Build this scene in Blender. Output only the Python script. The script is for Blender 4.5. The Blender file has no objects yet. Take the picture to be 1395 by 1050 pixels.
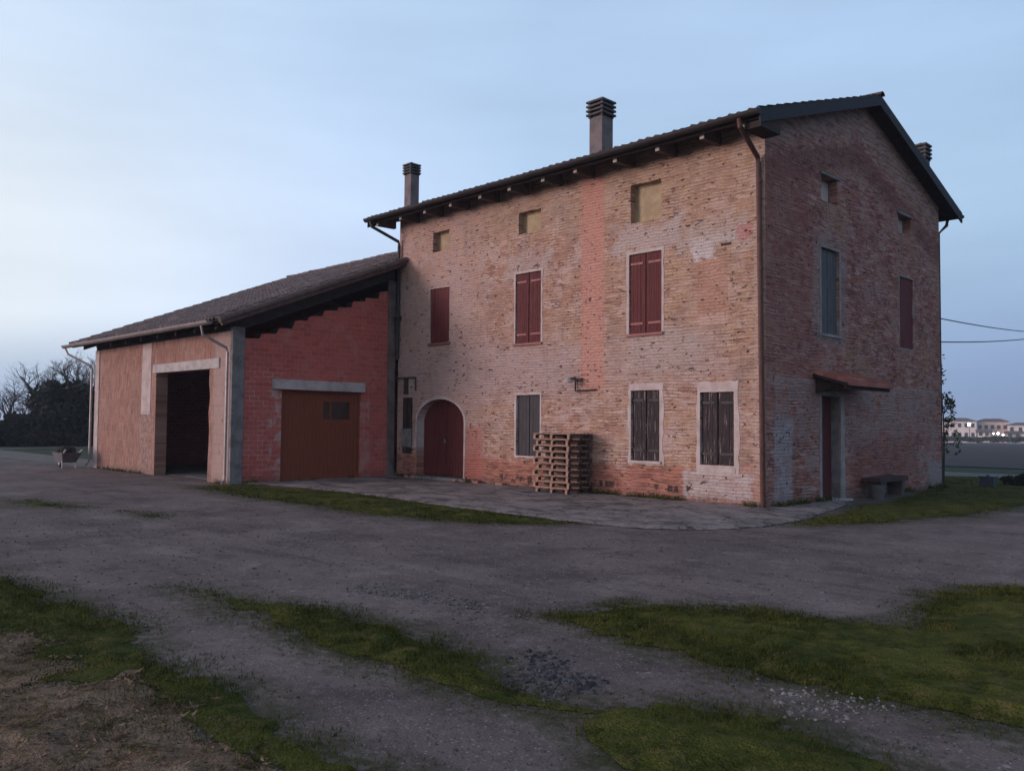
import bpy, bmesh, math, random
import numpy as np
from mathutils import Vector, Matrix
from math import radians as rad, sin, cos, pi
random.seed(7); RNG = np.random.default_rng(11)
S = bpy.context.scene
COL = S.collection

# ------------------------------------------------------------------ camera
F_PX, YAW, PITCH, ROLL = 1159.16, .7929, .0434, .0091
CAM = Vector((8.1984, -14.9143, 1.62))
fw = Vector((-sin(YAW)*cos(PITCH), cos(YAW)*cos(PITCH), sin(PITCH)))
rt = Vector((cos(YAW), sin(YAW), 0)); up = rt.cross(fw)
R_ = cos(ROLL)*rt + sin(ROLL)*up; U_ = -sin(ROLL)*rt + cos(ROLL)*up
cam_d = bpy.data.cameras.new('camera'); cam = bpy.data.objects.new('camera', cam_d); COL.objects.link(cam)
cam.matrix_world = Matrix(((R_.x, U_.x, -fw.x, CAM.x), (R_.y, U_.y, -fw.y, CAM.y), (R_.z, U_.z, -fw.z, CAM.z), (0, 0, 0, 1)))
cam_d.sensor_width = 36; cam_d.lens = F_PX/1395*36; cam_d.clip_end = 6000; cam_d.clip_start = .05
S.camera = cam

def ray(px, py):
    return R_*((px-697.5)/F_PX) + U_*(-(py-525)/F_PX) + fw
def gp(px, py, z=0.):
    d = ray(px, py); t = (z-CAM.z)/d.z
    return (CAM.x+d.x*t, CAM.y+d.y*t)
def at_dist(px, py, dist):
    d = ray(px, py); h = math.hypot(d.x, d.y); return CAM + d*(dist/h)

# ------------------------------------------------------------------ helpers: objects
def wloc(o):
    v = Vector((0, 0, 0))
    while o: v += o.location; o = o.parent
    return v
def obj(name, bm, mat, parent=None, loc=None, smooth=False):
    """link the bmesh (world coordinates) as one mesh object"""
    me = bpy.data.meshes.new(name)
    base = wloc(parent) if parent else Vector((0, 0, 0))
    off = Vector(loc) if loc else Vector((0, 0, 0))
    bmesh.ops.translate(bm, verts=bm.verts, vec=-(base+off))
    bm.to_mesh(me); bm.free()
    if smooth:
        for p in me.polygons: p.use_smooth = True
    for m in (mat if isinstance(mat, (list, tuple)) else [mat]): me.materials.append(m)
    o = bpy.data.objects.new(name, me); COL.objects.link(o)
    o.location = off
    if parent: o.parent = parent
    return o
def np_obj(name, verts, faces, mat, parent=None, smooth=False):
    me = bpy.data.meshes.new(name); me.from_pydata([tuple(v) for v in verts], [], [tuple(f) for f in faces]); me.update()
    if smooth:
        for p in me.polygons: p.use_smooth = True
    me.materials.append(mat)
    o = bpy.data.objects.new(name, me); COL.objects.link(o)
    if parent:
        o.parent = parent; o.location = -wloc(parent)
    return o
def tag(o, label=None, cat=None, group=None, kind=None):
    if label: o['label'] = label
    if cat: o['category'] = cat
    if group: o['group'] = group
    if kind: o['kind'] = kind
    return o
def empty(name, loc, label, cat, group=None):
    o = bpy.data.objects.new(name, None); COL.objects.link(o); o.location = loc; o.empty_display_size = .2
    return tag(o, label, cat, group)
def copy_tree(o, parent=None):
    c = o.copy(); COL.objects.link(c)
    if parent: c.parent = parent
    for ch in list(o.children): copy_tree(ch, c)
    return c

# ------------------------------------------------------------------ helpers: shapes
def BM(): return bmesh.new()
def box(bm, x0, x1, y0, y1, z0, z1, jit=0):
    p = [(x, y, z) for x in (x0, x1) for y in (y0, y1) for z in (z0, z1)]
    v = [bm.verts.new([c+random.uniform(-jit, jit) for c in q]) for q in p]
    for f in ((0, 1, 3, 2), (4, 6, 7, 5), (0, 4, 5, 1), (2, 3, 7, 6), (0, 2, 6, 4), (1, 5, 7, 3)):
        bm.faces.new([v[i] for i in f])
    return v
def prism(bm, pts, vec):
    """closed polygon pts (3d) extruded along vec"""
    a = [bm.verts.new(p) for p in pts]; b = [bm.verts.new(Vector(p)+Vector(vec)) for p in pts]
    n = len(pts); bm.faces.new(a); bm.faces.new(b[::-1])
    for i in range(n): bm.faces.new((a[i], b[i], b[(i+1) % n], a[(i+1) % n]))
def tube(bm, pts, rads, seg=8, cap=True):
    pts = [Vector(p) for p in pts]
    if not isinstance(rads, (list, tuple)): rads = [rads]*len(pts)
    rings = []
    ref = Vector((.13, .29, 1)).normalized()
    for i, p in enumerate(pts):
        d = (pts[min(i+1, len(pts)-1)]-pts[max(i-1, 0)]).normalized()
        r = ref if abs(d.dot(ref)) < .93 else Vector((1, .1, .05))
        a = d.cross(r).normalized(); b = d.cross(a)
        rings.append([bm.verts.new(p+(a*cos(2*pi*k/seg)+b*sin(2*pi*k/seg))*rads[i]) for k in range(seg)])
    for i in range(len(rings)-1):
        for k in range(seg):
            bm.faces.new((rings[i][k], rings[i][(k+1) % seg], rings[i+1][(k+1) % seg], rings[i+1][k]))
    if cap:
        bm.faces.new(rings[0][::-1]); bm.faces.new(rings[-1])
def wall_face(bm, outline, holes, mp, back, mi=0):
    """planar wall with openings: filled front, reveals going back by the vector"""
    loops = [outline]+holes; edges = []; vl = []
    for lp in loops:
        vs = [bm.verts.new(mp(u, v)) for u, v in lp]; vl.append(vs)
        for i in range(len(vs)): edges.append(bm.edges.new((vs[i], vs[(i+1) % len(vs)])))
    r = bmesh.ops.triangle_fill(bm, use_beauty=True, use_dissolve=False, edges=edges)
    for f in r['geom']:
        if isinstance(f, bmesh.types.BMFace): f.material_index = mi
    for vs in vl[1:]:
        bk = [bm.verts.new(v.co+Vector(back)) for v in vs]
        for i in range(len(vs)):
            j = (i+1) % len(vs); f = bm.faces.new((vs[i], vs[j], bk[j], bk[i])); f.material_index = mi
def rect(u0, u1, v0, v1, jit=0, n=1):
    out = []
    c = [(u0, v0), (u1, v0), (u1, v1), (u0, v1)]
    for i in range(4):
        a, b = c[i], c[(i+1) % 4]
        for k in range(n):
            t = k/n; out.append((a[0]+(b[0]-a[0])*t+random.uniform(-jit, jit), a[1]+(b[1]-a[1])*t+random.uniform(-jit, jit)))
    return out

# ------------------------------------------------------------------ helpers: numpy noise
def _hash(ix, iy, seed):
    h = (ix.astype(np.int64)*374761393 + iy.astype(np.int64)*668265263 + seed*1442695041) & 0x7fffffff
    h = ((h ^ (h >> 13))*1274126177) & 0x7fffffff
    return ((h ^ (h >> 16)) & 0xffff)/65535.
def vnoise(x, y, seed=0):
    ix = np.floor(x); iy = np.floor(y); fx = x-ix; fy = y-iy
    fx = fx*fx*(3-2*fx); fy = fy*fy*(3-2*fy)
    a = _hash(ix, iy, seed); b = _hash(ix+1, iy, seed); c = _hash(ix, iy+1, seed); d = _hash(ix+1, iy+1, seed)
    return (a*(1-fx)+b*fx)*(1-fy)+(c*(1-fx)+d*fx)*fy
def fbm(x, y, sc=1., oct=4, seed=0):
    s = 0; a = .5; t = 0
    for o in range(oct):
        s = s+a*vnoise(x*sc, y*sc, seed+o*17); t += a; a *= .5; sc *= 2.03
    return s/t-.5
def sdf(poly, x, y):
    """signed distance, positive inside"""
    P = np.array(poly); d = np.full(x.shape, 1e9); ins = np.zeros(x.shape, bool)
    for i in range(len(P)):
        a, b = P[i-1], P[i]; e = b-a
        wx, wy = x-a[0], y-a[1]; t = np.clip((wx*e[0]+wy*e[1])/(e@e+1e-12), 0, 1)
        d = np.minimum(d, (wx-e[0]*t)**2+(wy-e[1]*t)**2)
        c = ((a[1] > y) != (b[1] > y)) & (x < (b[0]-a[0])*(y-a[1])/(b[1]-a[1]+1e-12)+a[0])
        ins ^= c
    d = np.sqrt(d); return np.where(ins, d, -d)
def clip_sheet(X, Y, Z, M):
    """triangles of a grid clipped where M > 0"""
    ny, nx = X.shape; idx = np.arange(nx*ny).reshape(ny, nx)
    pts = np.stack([X.ravel(), Y.ravel(), Z.ravel()], 1); m = M.ravel()
    a, b, c, d = idx[:-1, :-1].ravel(), idx[:-1, 1:].ravel(), idx[1:, 1:].ravel(), idx[1:, :-1].ravel()
    q_in = (m[a] > 0) & (m[b] > 0) & (m[c] > 0) & (m[d] > 0)
    faces = [tuple(f) for f in np.stack([a, b, c, d], 1)[q_in]]
    some = ((m[a] > 0) | (m[b] > 0) | (m[c] > 0) | (m[d] > 0)) & ~q_in
    verts = [tuple(p) for p in pts]; cache = {}
    def cut(i, j):
        k = (min(i, j), max(i, j))
        if k not in cache:
            t = m[i]/(m[i]-m[j]); verts.append(tuple(pts[i]+(pts[j]-pts[i])*t)); cache[k] = len(verts)-1
        return cache[k]
    for q in np.stack([a, b, c, d], 1)[some]:
        out = []
        for k in range(4):
            i, j = int(q[k]), int(q[(k+1) % 4])
            if m[i] > 0: out.append(i)
            if (m[i] > 0) != (m[j] > 0): out.append(cut(i, j))
        if len(out) >= 3: faces.append(tuple(out))
    used = sorted({i for f in faces for i in f}); rm = {o: n for n, o in enumerate(used)}
    return [verts[i] for i in used], [tuple(rm[i] for i in f) for f in faces]

# ------------------------------------------------------------------ helpers: materials
class NT:
    def __init__(s, name, rough=.9):
        s.m = bpy.data.materials.new(name); s.m.use_nodes = True; s.t = s.m.node_tree
        s.b = s.t.nodes['Principled BSDF']; s.b.inputs['Roughness'].default_value = rough
        s.b.inputs['Specular IOR Level'].default_value = .25
        g = s.t.nodes.new('ShaderNodeNewGeometry'); s.pos = g.outputs['Position']; s.norm = g.outputs['Normal']
        sp = s.t.nodes.new('ShaderNodeSeparateXYZ'); s.t.links.new(s.pos, sp.inputs[0]); s.x, s.y, s.z = sp.outputs
        s.oc = s.t.nodes.new('ShaderNodeTexCoord').outputs['Object']
    def put(s, sock, v):
        if isinstance(v, bpy.types.NodeSocket): s.t.links.new(v, sock)
        elif v is not None:
            if isinstance(v, (tuple, list)) and len(v) == 3 and sock.type == 'RGBA': v = (*v, 1)
            sock.default_value = v
    def math(s, op, a, b=None, c=None, clamp=False):
        n = s.t.nodes.new('ShaderNodeMath'); n.operation = op; n.use_clamp = clamp
        for i, v in enumerate((a, b, c)):
            if v is not None: s.put(n.inputs[i], v)
        return n.outputs[0]
    def add(s, a, b): return s.math('ADD', a, b)
    def mul(s, a, b): return s.math('MULTIPLY', a, b)
    def vec(s, x, y, z=0.):
        n = s.t.nodes.new('ShaderNodeCombineXYZ')
        for i, v in enumerate((x, y, z)): s.put(n.inputs[i], v)
        return n.outputs[0]
    def vmul(s, v, k):
        n = s.t.nodes.new('ShaderNodeVectorMath'); n.operation = 'MULTIPLY'; s.put(n.inputs[0], v); n.inputs[1].default_value = k
        return n.outputs[0]
    def vadd(s, v, w):
        n = s.t.nodes.new('ShaderNodeVectorMath'); n.operation = 'ADD'; s.put(n.inputs[0], v); s.put(n.inputs[1], w)
        return n.outputs[0]
    def noise(s, v, scale, detail=4, rough=.55, col=False, dist=0):
        n = s.t.nodes.new('ShaderNodeTexNoise'); s.put(n.inputs['Vector'], v); n.inputs['Scale'].default_value = scale
        n.inputs['Detail'].default_value = detail; n.inputs['Roughness'].default_value = rough; n.inputs['Distortion'].default_value = dist
        return n.outputs['Color' if col else 'Fac']
    def voro(s, v, scale, feat='F1', out='Distance', rnd=1):
        n = s.t.nodes.new('ShaderNodeTexVoronoi'); n.feature = feat; s.put(n.inputs['Vector'], v); n.inputs['Scale'].default_value = scale
        n.inputs['Randomness'].default_value = rnd
        return n.outputs[out]
    def ss(s, v, a, b, to0=0., to1=1.):
        n = s.t.nodes.new('ShaderNodeMapRange'); n.interpolation_type = 'SMOOTHSTEP'; s.put(n.inputs[0], v)
        n.inputs[1].default_value = a; n.inputs[2].default_value = b; n.inputs[3].default_value = to0; n.inputs[4].default_value = to1
        return n.outputs[0]
    def mix(s, f, a, b, mode='MIX'):
        n = s.t.nodes.new('ShaderNodeMix'); n.data_type = 'RGBA'; n.blend_type = mode
        s.put(n.inputs[0], f); s.put(n.inputs[6], a); s.put(n.inputs[7], b); return n.outputs[2]
    def ramp(s, f, stops):
        n = s.t.nodes.new('ShaderNodeValToRGB'); s.put(n.inputs[0], f); e = n.color_ramp.elements
        while len(e) < len(stops): e.new(.5)
        for i, (p, c) in enumerate(stops): e[i].position = p; e[i].color = (*c, 1)
        return n.outputs[0]
    def brick(s, v, w, h, mortar, c1, c2, cm, bias=0., smooth=.1, off=.5):
        n = s.t.nodes.new('ShaderNodeTexBrick'); s.put(n.inputs['Vector'], v); n.offset = off
        n.inputs['Scale'].default_value = 1; n.inputs['Brick Width'].default_value = w; n.inputs['Row Height'].default_value = h
        n.inputs['Mortar Size'].default_value = mortar; n.inputs['Mortar Smooth'].default_value = smooth; n.inputs['Bias'].default_value = bias
        s.put(n.inputs['Color1'], c1); s.put(n.inputs['Color2'], c2); s.put(n.inputs['Mortar'], cm)
        return n.outputs['Color'], n.outputs['Fac']
    def boxm(s, u, v, u0, u1, v0, v1, soft=.06, wob=None):
        """soft mask of a rectangle in wall coordinates, its edge broken up by wob"""
        a = s.math('MINIMUM', s.math('SUBTRACT', u, u0), s.math('SUBTRACT', u1, u))
        b = s.math('MINIMUM', s.math('SUBTRACT', v, v0), s.math('SUBTRACT', v1, v))
        d = s.math('MINIMUM', a, b)
        if wob is not None: d = s.add(d, wob)
        return s.ss(d, -soft, soft)
    def out(s, col, bump=None, strength=.5, dist=.02, rough=None):
        s.put(s.b.inputs['Base Color'], col)
        if rough is not None: s.put(s.b.inputs['Roughness'], rough)
        if bump is not None:
            n = s.t.nodes.new('ShaderNodeBump'); n.inputs['Strength'].default_value = strength; n.inputs['Distance'].default_value = dist
            s.put(n.inputs['Height'], bump); s.t.links.new(n.outputs[0], s.b.inputs['Normal'])
        return s.m

def mat_house(side):
    """old brick with lime, patches and holes. side 'front' uses (x,z), 'gable' uses (y,z)"""
    s = NT('old_brick_'+side)
    F = side == 'front'
    u, v = (s.x, s.z) if F else (s.y, s.z)
    P = s.vec(u, v)
    w1 = s.noise(P, 1.3, 3, col=True); w2 = s.noise(P, 8, 3, col=True)
    off = lambda c, k: s.vmul(s.vadd(c, (-.5, -.5, -.5)), k)
    Pw = s.vadd(P, s.vadd(off(w1, (.10, .09, 0)), off(w2, (.05, .030, 0))))
    big = s.noise(P, .5, 5, .6); mid = s.noise(s.vadd(P, (7, 3, 0)), 1.5, 6, .68); fine = s.noise(P, 17, 4, .7); mid2 = s.noise(s.vadd(P, (31, 9, 0)), 2.6, 5, .7)
    strk = s.noise(s.vmul(Pw, (2.3, 15.1, 1)), 1, 3, .6); strk2 = s.noise(s.vmul(Pw, (1.5, 13, 1)), 1.07, 3, .6); strk3 = s.noise(s.vmul(Pw, (5, 15.1, 1)), 1.0, 3, .6)
    if F:
        cA, cB, cM = (.47, .265, .185), (.37, .185, .14), (.48, .355, .29)
        lime, ochre, pale, dk, gash = (.52, .365, .325), (.49, .32, .20), (.62, .47, .41), (.24, .115, .09), (.12, .06, .05)
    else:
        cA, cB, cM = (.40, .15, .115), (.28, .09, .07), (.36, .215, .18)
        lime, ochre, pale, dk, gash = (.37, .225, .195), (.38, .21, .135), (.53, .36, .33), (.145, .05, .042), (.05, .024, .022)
    bc, bf = s.brick(Pw, .25, .066, .010, cA, cB, cM, smooth=.5)
    cell = s.voro(s.vmul(Pw, (4, 15, 1)), 1, out='Color')
    sepc = s.t.nodes.new('ShaderNodeSeparateColor'); s.t.links.new(cell, sepc.inputs[0])
    c = s.mix(s.ss(sepc.outputs[0], .72, .95, 0, .6), bc, pale)
    c = s.mix(s.ss(sepc.outputs[1], .68, .95, 0, .75), c, dk)
    c = s.mix(s.ss(sepc.outputs[2], .7, .95, 0, .5), c, ochre)
    c = s.mix(s.ss(big, .48, .64, 0, .6), c, ochre)
    c = s.mix(s.ss(mid, .47, .60, 0, .72), c, lime)
    c = s.mix(s.ss(mid2, .55, .66, 0, .6), c, dk if not F else (.33, .15, .115))
    c = s.mix(s.ss(strk2, .565, .64, 0, .45), c, pale)
    c = s.mix(s.ss(strk, .56, .63, 0, .62), c, dk)
    jn = s.noise(s.vadd(P, (13, 41, 0)), 1.9, 5, .7)
    c = s.mix(s.mul(s.ss(bf, .2, .7), s.ss(jn, .48, .60, 0, .66 if F else .75)), c, gash)
    nw = s.mul(s.add(s.noise(P, 2.6, 5, .7), -.5), 1.1); nw2 = s.mul(s.add(s.noise(P, 6, 4, .7), -.5), .35)
    holes = s.ss(s.voro(s.vadd(P, s.vmul(w2, (.06, .06, 0))), 2.3), .10, .055)
    hp = s.mul(s.add(s.noise(s.vadd(P, (51, 7, 0)), .9, 4, .65), -.5), .22); hol2 = s.ss(s.add(strk3, hp), .645, .675); hol3 = s.ss(s.add(s.noise(s.vmul(P, (6, 10, 1)), 1, 2, .5), hp), .69, .715)
    if F:
        left = s.ss(u, -7.92, -7.98)
        pl = s.mix(s.ss(fine, .35, .7), (.45, .265, .21), (.53, .36, .30)); pl = s.mix(s.ss(mid2, .42, .6), pl, (.44, .31, .285)); pl = s.mix(s.ss(strk, .56, .66, 0, .5), pl, (.33, .18, .145))
        c = s.mix(s.mul(left, s.ss(mid, .30, .58, .9, .6)), c, pl)
        c = s.mix(s.mul(s.boxm(u, v, -12, -4.8, 2.2, 3.5, .35, nw), .5), c, (.40, .30, .295))
        c = s.mix(s.mul(s.boxm(u, v, -12, -8.6, 3.2, 5.6, .35, nw), .35), c, (.42, .31, .295))
        c = s.mix(s.mul(s.boxm(u, v, -7.9, .1, 6.2, 7.6, .5, nw), s.ss(fine, .3, .7, .2, .55)), c, (.46, .33, .235))
        c = s.mix(s.mul(s.boxm(u, v, -3.9, .1, 2.9, 7.6, .8, nw), s.ss(mid2, .4, .6, .2, .6)), c, s.mix(s.ss(strk, .44, .60), (.45, .295, .19), (.31, .175, .12)))
        c = s.mix(s.mul(s.boxm(u, v, -7.9, -4.7, 3.4, 6.2, .6, nw), s.ss(mid, .40, .56, .45, 0)), c, (.38, .20, .15))
        c = s.mix(s.ss(s.noise(s.vadd(P, (77, 21, 0)), .95, 6, .72), .51, .62, 0, .5), c, (.31, .205, .165))
        c = s.mix(s.ss(s.noise(s.vmul(s.vadd(P, (5, 0, 0)), (2.6, .5, 1)), 1.1, 4, .6), .56, .68, 0, .35), c, (.27, .19, .165))
        # lilac lime wash that survived between the storeys
        c = s.mix(s.mul(s.boxm(u, v, -7.9, -1.0, 2.5, 3.6, .4, nw), s.ss(fine, .3, .7, .2, .5)), c, (.45, .335, .325))
        c = s.mix(s.mul(s.boxm(u, v, -4.68, -4.0, 2.35, 7.6, .08, s.mul(nw2, .7)), s.mul(s.ss(mid2, .4, .66, .95, .72), s.ss(strk, .68, .58, .75, 1))), c, s.mix(s.ss(fine, .35, .65), (.56, .275, .215), (.50, .24, .185)))
        c = s.mix(s.mul(s.boxm(u, v, -20, 5, -1, .72, .15, nw), .8), c, s.mix(s.ss(strk, .40, .62), (.42, .155, .105), (.20, .07, .05)))
        c = s.mix(s.mul(s.boxm(u, v, -8.75, -8.0, -1, 1.5, .1, nw2), .65), c, (.42, .135, .105))
        c = s.mix(s.mul(s.boxm(u, v, -1.55, -.82, 3.75, 5.0, .03, s.mul(nw2, .5)), .66), c, s.mix(s.ss(mid2, .4, .6), (.47, .25, .18), (.38, .20, .145)))
        c = s.mix(s.mul(s.boxm(u, v, -1.5, -.85, 3.62, 3.85, .04, nw2), .8), c, (.53, .35, .295))
        c = s.mix(s.mul(s.boxm(u, v, -1.68, -1.15, 5.0, 5.45, .04, s.mul(nw2, 1.5)), .95), c, (.58, .50, .50))
        c = s.mix(s.mul(s.boxm(u, v, -1.3, -.45, 5.28, 5.48, .05, s.mul(nw2, 1.3)), .85), c, (.53, .45, .42))
        c = s.mix(s.mul(s.boxm(u, v, -2.0, -.35, 5.2, 5.8, .15, nw), .55), c, (.45, .37, .335))
        c = s.mix(s.mul(s.boxm(u, v, -3.7, -2.0, 5.40, 5.95, .1, nw), .7), c, (.47, .385, .375))
        c = s.mix(s.mul(s.boxm(u, v, -7.2, -5.6, 5.3, 5.75, .12, nw), .5), c, (.45, .36, .345))
        c = s.mix(s.mul(s.boxm(u, v, -3.3, -1.4, 2.75, 3.6, .15, nw), .5), c, (.43, .36, .33))
        c = s.mix(s.mul(s.boxm(u, v, -1.9, -.3, .12, .66, .08, s.mul(nw2, 1.4)), .9), c, s.mix(s.ss(mid2, .42, .62), (.50, .42, .41), (.42, .32, .29)))
        c = s.mix(s.mul(s.boxm(u, v, -.26, .1, 0, 8, .03, s.mul(nw2, .6)), .5), c, (.46, .35, .30))
        c = s.mix(s.mul(s.boxm(u, v, -.62, -.30, 5.25, 5.58, .05, nw2), .7), c, (.42, .16, .145))
        row = s.boxm(u, v, -5, -1.6, .2, .34, .02, None)
        putlog = s.mul(row, s.ss(s.noise(s.vmul(P, (3.6, 1, 1)), 1, 1), .56, .62))
        row2 = s.mul(s.boxm(u, v, -8.8, -5.6, .12, .32, .03, nw2), s.ss(s.noise(s.vmul(P, (4.1, 2, 1)), 1.3, 2), .56, .62))
        dark = s.math('MAXIMUM', s.math('MAXIMUM', s.mul(holes, s.ss(u, -7.6, -8.3, .45, .95)), s.math('MAXIMUM', s.mul(hol2, .8), s.mul(hol3, .85))), s.math('MAXIMUM', putlog, row2))
        dark = s.math('MAXIMUM', dark, s.boxm(u, v, -.98, -.74, 5.20, 5.26, .01))
        c = s.mix(dark, c, (.06, .034, .03))
    else:
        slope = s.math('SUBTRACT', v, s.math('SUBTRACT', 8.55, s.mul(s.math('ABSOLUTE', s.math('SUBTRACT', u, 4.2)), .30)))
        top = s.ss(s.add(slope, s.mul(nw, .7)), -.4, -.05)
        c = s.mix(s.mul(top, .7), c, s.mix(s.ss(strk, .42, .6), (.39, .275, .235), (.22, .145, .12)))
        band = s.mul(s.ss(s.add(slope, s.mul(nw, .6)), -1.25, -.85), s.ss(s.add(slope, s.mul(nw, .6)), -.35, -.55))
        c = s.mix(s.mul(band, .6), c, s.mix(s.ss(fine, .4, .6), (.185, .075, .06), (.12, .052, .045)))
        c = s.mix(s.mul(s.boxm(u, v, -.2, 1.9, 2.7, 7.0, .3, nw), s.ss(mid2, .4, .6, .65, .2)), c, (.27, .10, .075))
        gpm = s.mul(s.boxm(u, v, .35, 9.0, -.2, 2.56, .04, s.mul(nw2, .12)), s.ss(s.add(s.add(mid, s.mul(mid2, .5)), s.mul(v, .05)), .70, .86))
        c = s.mix(s.mul(gpm, .55), c, s.mix(s.ss(fine, .3, .7), (.37, .265, .255), (.25, .185, .175)))
        c = s.mix(s.mul(s.boxm(u, v, .35, 8.9, 2.50, 2.56, .012, s.mul(nw2, .1)), .5), c, (.36, .30, .28))
        c = s.mix(s.mul(s.boxm(u, v, .30, 1.05, .05, 1.75, .06, nw2), s.ss(mid2, .4, .6, .85, .4)), c, (.36, .33, .34))
        c = s.mix(s.mul(s.boxm(u, v, 3.7, 7.6, .35, 1.3, .25, nw), .6), c, s.mix(s.ss(strk, .42, .6), (.29, .105, .075), (.14, .055, .045)))
        c = s.mix(s.mul(s.boxm(u, v, 2.0, 3.6, 3.3, 5.75, .1, nw2), .35), c, (.27, .22, .21))
        c = s.mix(s.mul(s.boxm(u, v, 8.4, 9.6, -.2, .7, .15, nw2), .7), c, (.29, .275, .285))
        c = s.mix(s.math('MAXIMUM', s.mul(holes, .75), s.math('MAXIMUM', s.mul(hol2, .85), s.mul(hol3, .9))), c, gash)
    c = s.mix(s.ss(fine, .50, .76, .0, .5), c, tuple(k*1.6 for k in gash))
    c = s.mix(s.ss(s.noise(P, 31, 3, .7), .56, .74, .0, .4), c, pale)
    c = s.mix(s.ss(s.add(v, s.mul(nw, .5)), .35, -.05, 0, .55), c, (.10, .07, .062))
    h = s.add(s.mul(s.math('SUBTRACT', 1., bf), .5), s.add(s.mul(fine, .6), s.add(s.mul(strk, -.9), s.add(s.mul(hol2, -1.2), s.mul(hol3, -1.2)))))
    return s.out(c, h, 1., .04)

def mat_barn_front():
    s = NT('hollow_clay_block'); P = s.vec(s.x, s.z)
    wob = s.noise(P, 5, 2, col=True)
    bc, bf = s.brick(s.vadd(P, s.vmul(wob, (.02, .02, 0))), .25, .25, .012, (.33, .17, .127), (.245, .12, .092), (.31, .205, .18), smooth=.5)
    vs = s.noise(s.vmul(P, (14, 1.2, 1)), 1.6, 4, .7); big = s.noise(P, .6, 4, .6); fine = s.noise(P, 22, 3, .7)
    sp = s.noise(s.vmul(P, (9, 5, 1)), 1.3, 3, .6)
    c = s.mix(s.ss(vs, .45, .7, 0, .6), bc, (.43, .27, .23)); c = s.mix(s.ss(vs, .49, .40, 0, .75), c, (.17, .075, .055))
    c = s.mix(s.ss(sp, .55, .72, 0, .6), c, (.44, .30, .265))
    c = s.mix(s.ss(big, .5, .7, 0, .5), c, (.37, .235, .205)); c = s.mix(s.ss(fine, .5, .75, 0, .5), c, (.16, .08, .065))
    st = s.noise(s.vmul(P, (3.2, .55, 1)), 1.2, 5, .65); c = s.mix(s.ss(st, .52, .68, 0, .5), c, (.17, .105, .09)); c = s.mix(s.ss(s.noise(s.vadd(P, (4, 9, 0)), 1.9, 5, .7), .52, .64, 0, .5), c, (.26, .125, .095))
    nw = s.mul(s.add(s.noise(P, 4, 4, .7), -.5), .35)
    # lime on the pier right of the opening, broken render left of it
    c = s.mix(s.mul(s.boxm(s.x, s.z, -12.9, -11, 0, 4, .12, nw), .55), c, (.38, .295, .275))
    c = s.mix(s.mul(s.boxm(s.x, s.z, -17.75, -16.75, -1, 1.9, .1, nw), .5), c, s.mix(s.ss(sp, .4, .6), (.17, .115, .10), (.36, .25, .215)))
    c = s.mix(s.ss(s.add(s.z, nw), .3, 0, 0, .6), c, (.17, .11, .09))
    c = s.mix(s.ss(s.noise(s.vmul(P, (7, 4, 1)), 1, 2), .69, .72), c, (.10, .06, .05))
    return s.out(c, s.add(s.mul(s.math('SUBTRACT', 1., bf), .4), s.add(s.mul(vs, .8), s.mul(fine, .3))), .8, .025)
def mat_barn_side():
    s = NT('red_clay_block'); P = s.vec(s.y, s.z)
    wob = s.noise(P, 4, 2, col=True)
    bc, bf = s.brick(s.vadd(P, s.vmul(wob, (.03, .03, 0))), .25, .125, .014, (.47, .115, .092), (.35, .080, .066), (.45, .15, .125), smooth=.5)
    big = s.noise(P, .8, 4, .6); fine = s.noise(P, 18, 3, .7); mid = s.noise(P, 3, 4, .65)
    nw = s.mul(s.add(s.noise(P, 3, 4, .7), -.5), .9)
    c = s.mix(s.ss(big, .45, .65, 0, .5), bc, (.46, .14, .115)); c = s.mix(s.ss(fine, .5, .75, 0, .5), c, (.19, .055, .05))
    c = s.mix(s.ss(s.noise(s.vmul(P, (2.2, 9, 1)), 1, 4, .65), .56, .68, 0, .6), c, (.22, .06, .052)); c = s.mix(s.ss(s.noise(s.vadd(P, (5, 5, 0)), 1.6, 5, .7), .54, .66, 0, .4), c, (.44, .22, .20))
    # pale mortar left of the door and at the foot
    lo = s.mul(s.mul(s.boxm(s.y, s.z, -4.8, -3.55, .2, 2.9, .15, nw), s.ss(bf, .3, .8)), s.ss(mid, .42, .58))
    c = s.mix(s.mul(lo, .65), c, (.44, .32, .30))
    c = s.mix(s.mul(s.boxm(s.y, s.z, -3.95, -3.62, 0, 2.4, .05, s.mul(nw, .3)), s.ss(mid, .42, .6, 0, .7)), c, (.42, .36, .34))
    c = s.mix(s.mul(s.boxm(s.y, s.z, -1.16, -.85, 0, 2.2, .05, s.mul(nw, .3)), s.ss(mid, .42, .6, 0, .55)), c, (.36, .28, .26))
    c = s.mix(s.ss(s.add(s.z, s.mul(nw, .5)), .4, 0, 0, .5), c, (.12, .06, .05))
    return s.out(c, s.add(s.mul(s.math('SUBTRACT', 1., bf), .6), s.mul(fine, .5)), .7, .02)
def mat_plaster(name, base, dark, rough=.9, sc=1., pos=True):
    s = NT(name, rough); P = s.pos if pos else s.oc
    n = s.noise(P, 3*sc, 5, .65); f = s.noise(P, 26*sc, 4, .7); st = s.noise(s.vmul(P, (9, 9, .8)), 1.2*sc, 4, .6)
    c = s.mix(s.ss(n, .38, .66), base, dark); c = s.mix(s.ss(f, .5, .8, 0, .45), c, dark); c = s.mix(s.ss(st, .55, .75, 0, .35), c, tuple(k*.6 for k in dark))
    return s.out(c, s.add(s.mul(n, .6), s.mul(f, .5)), .5, .015)
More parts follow.
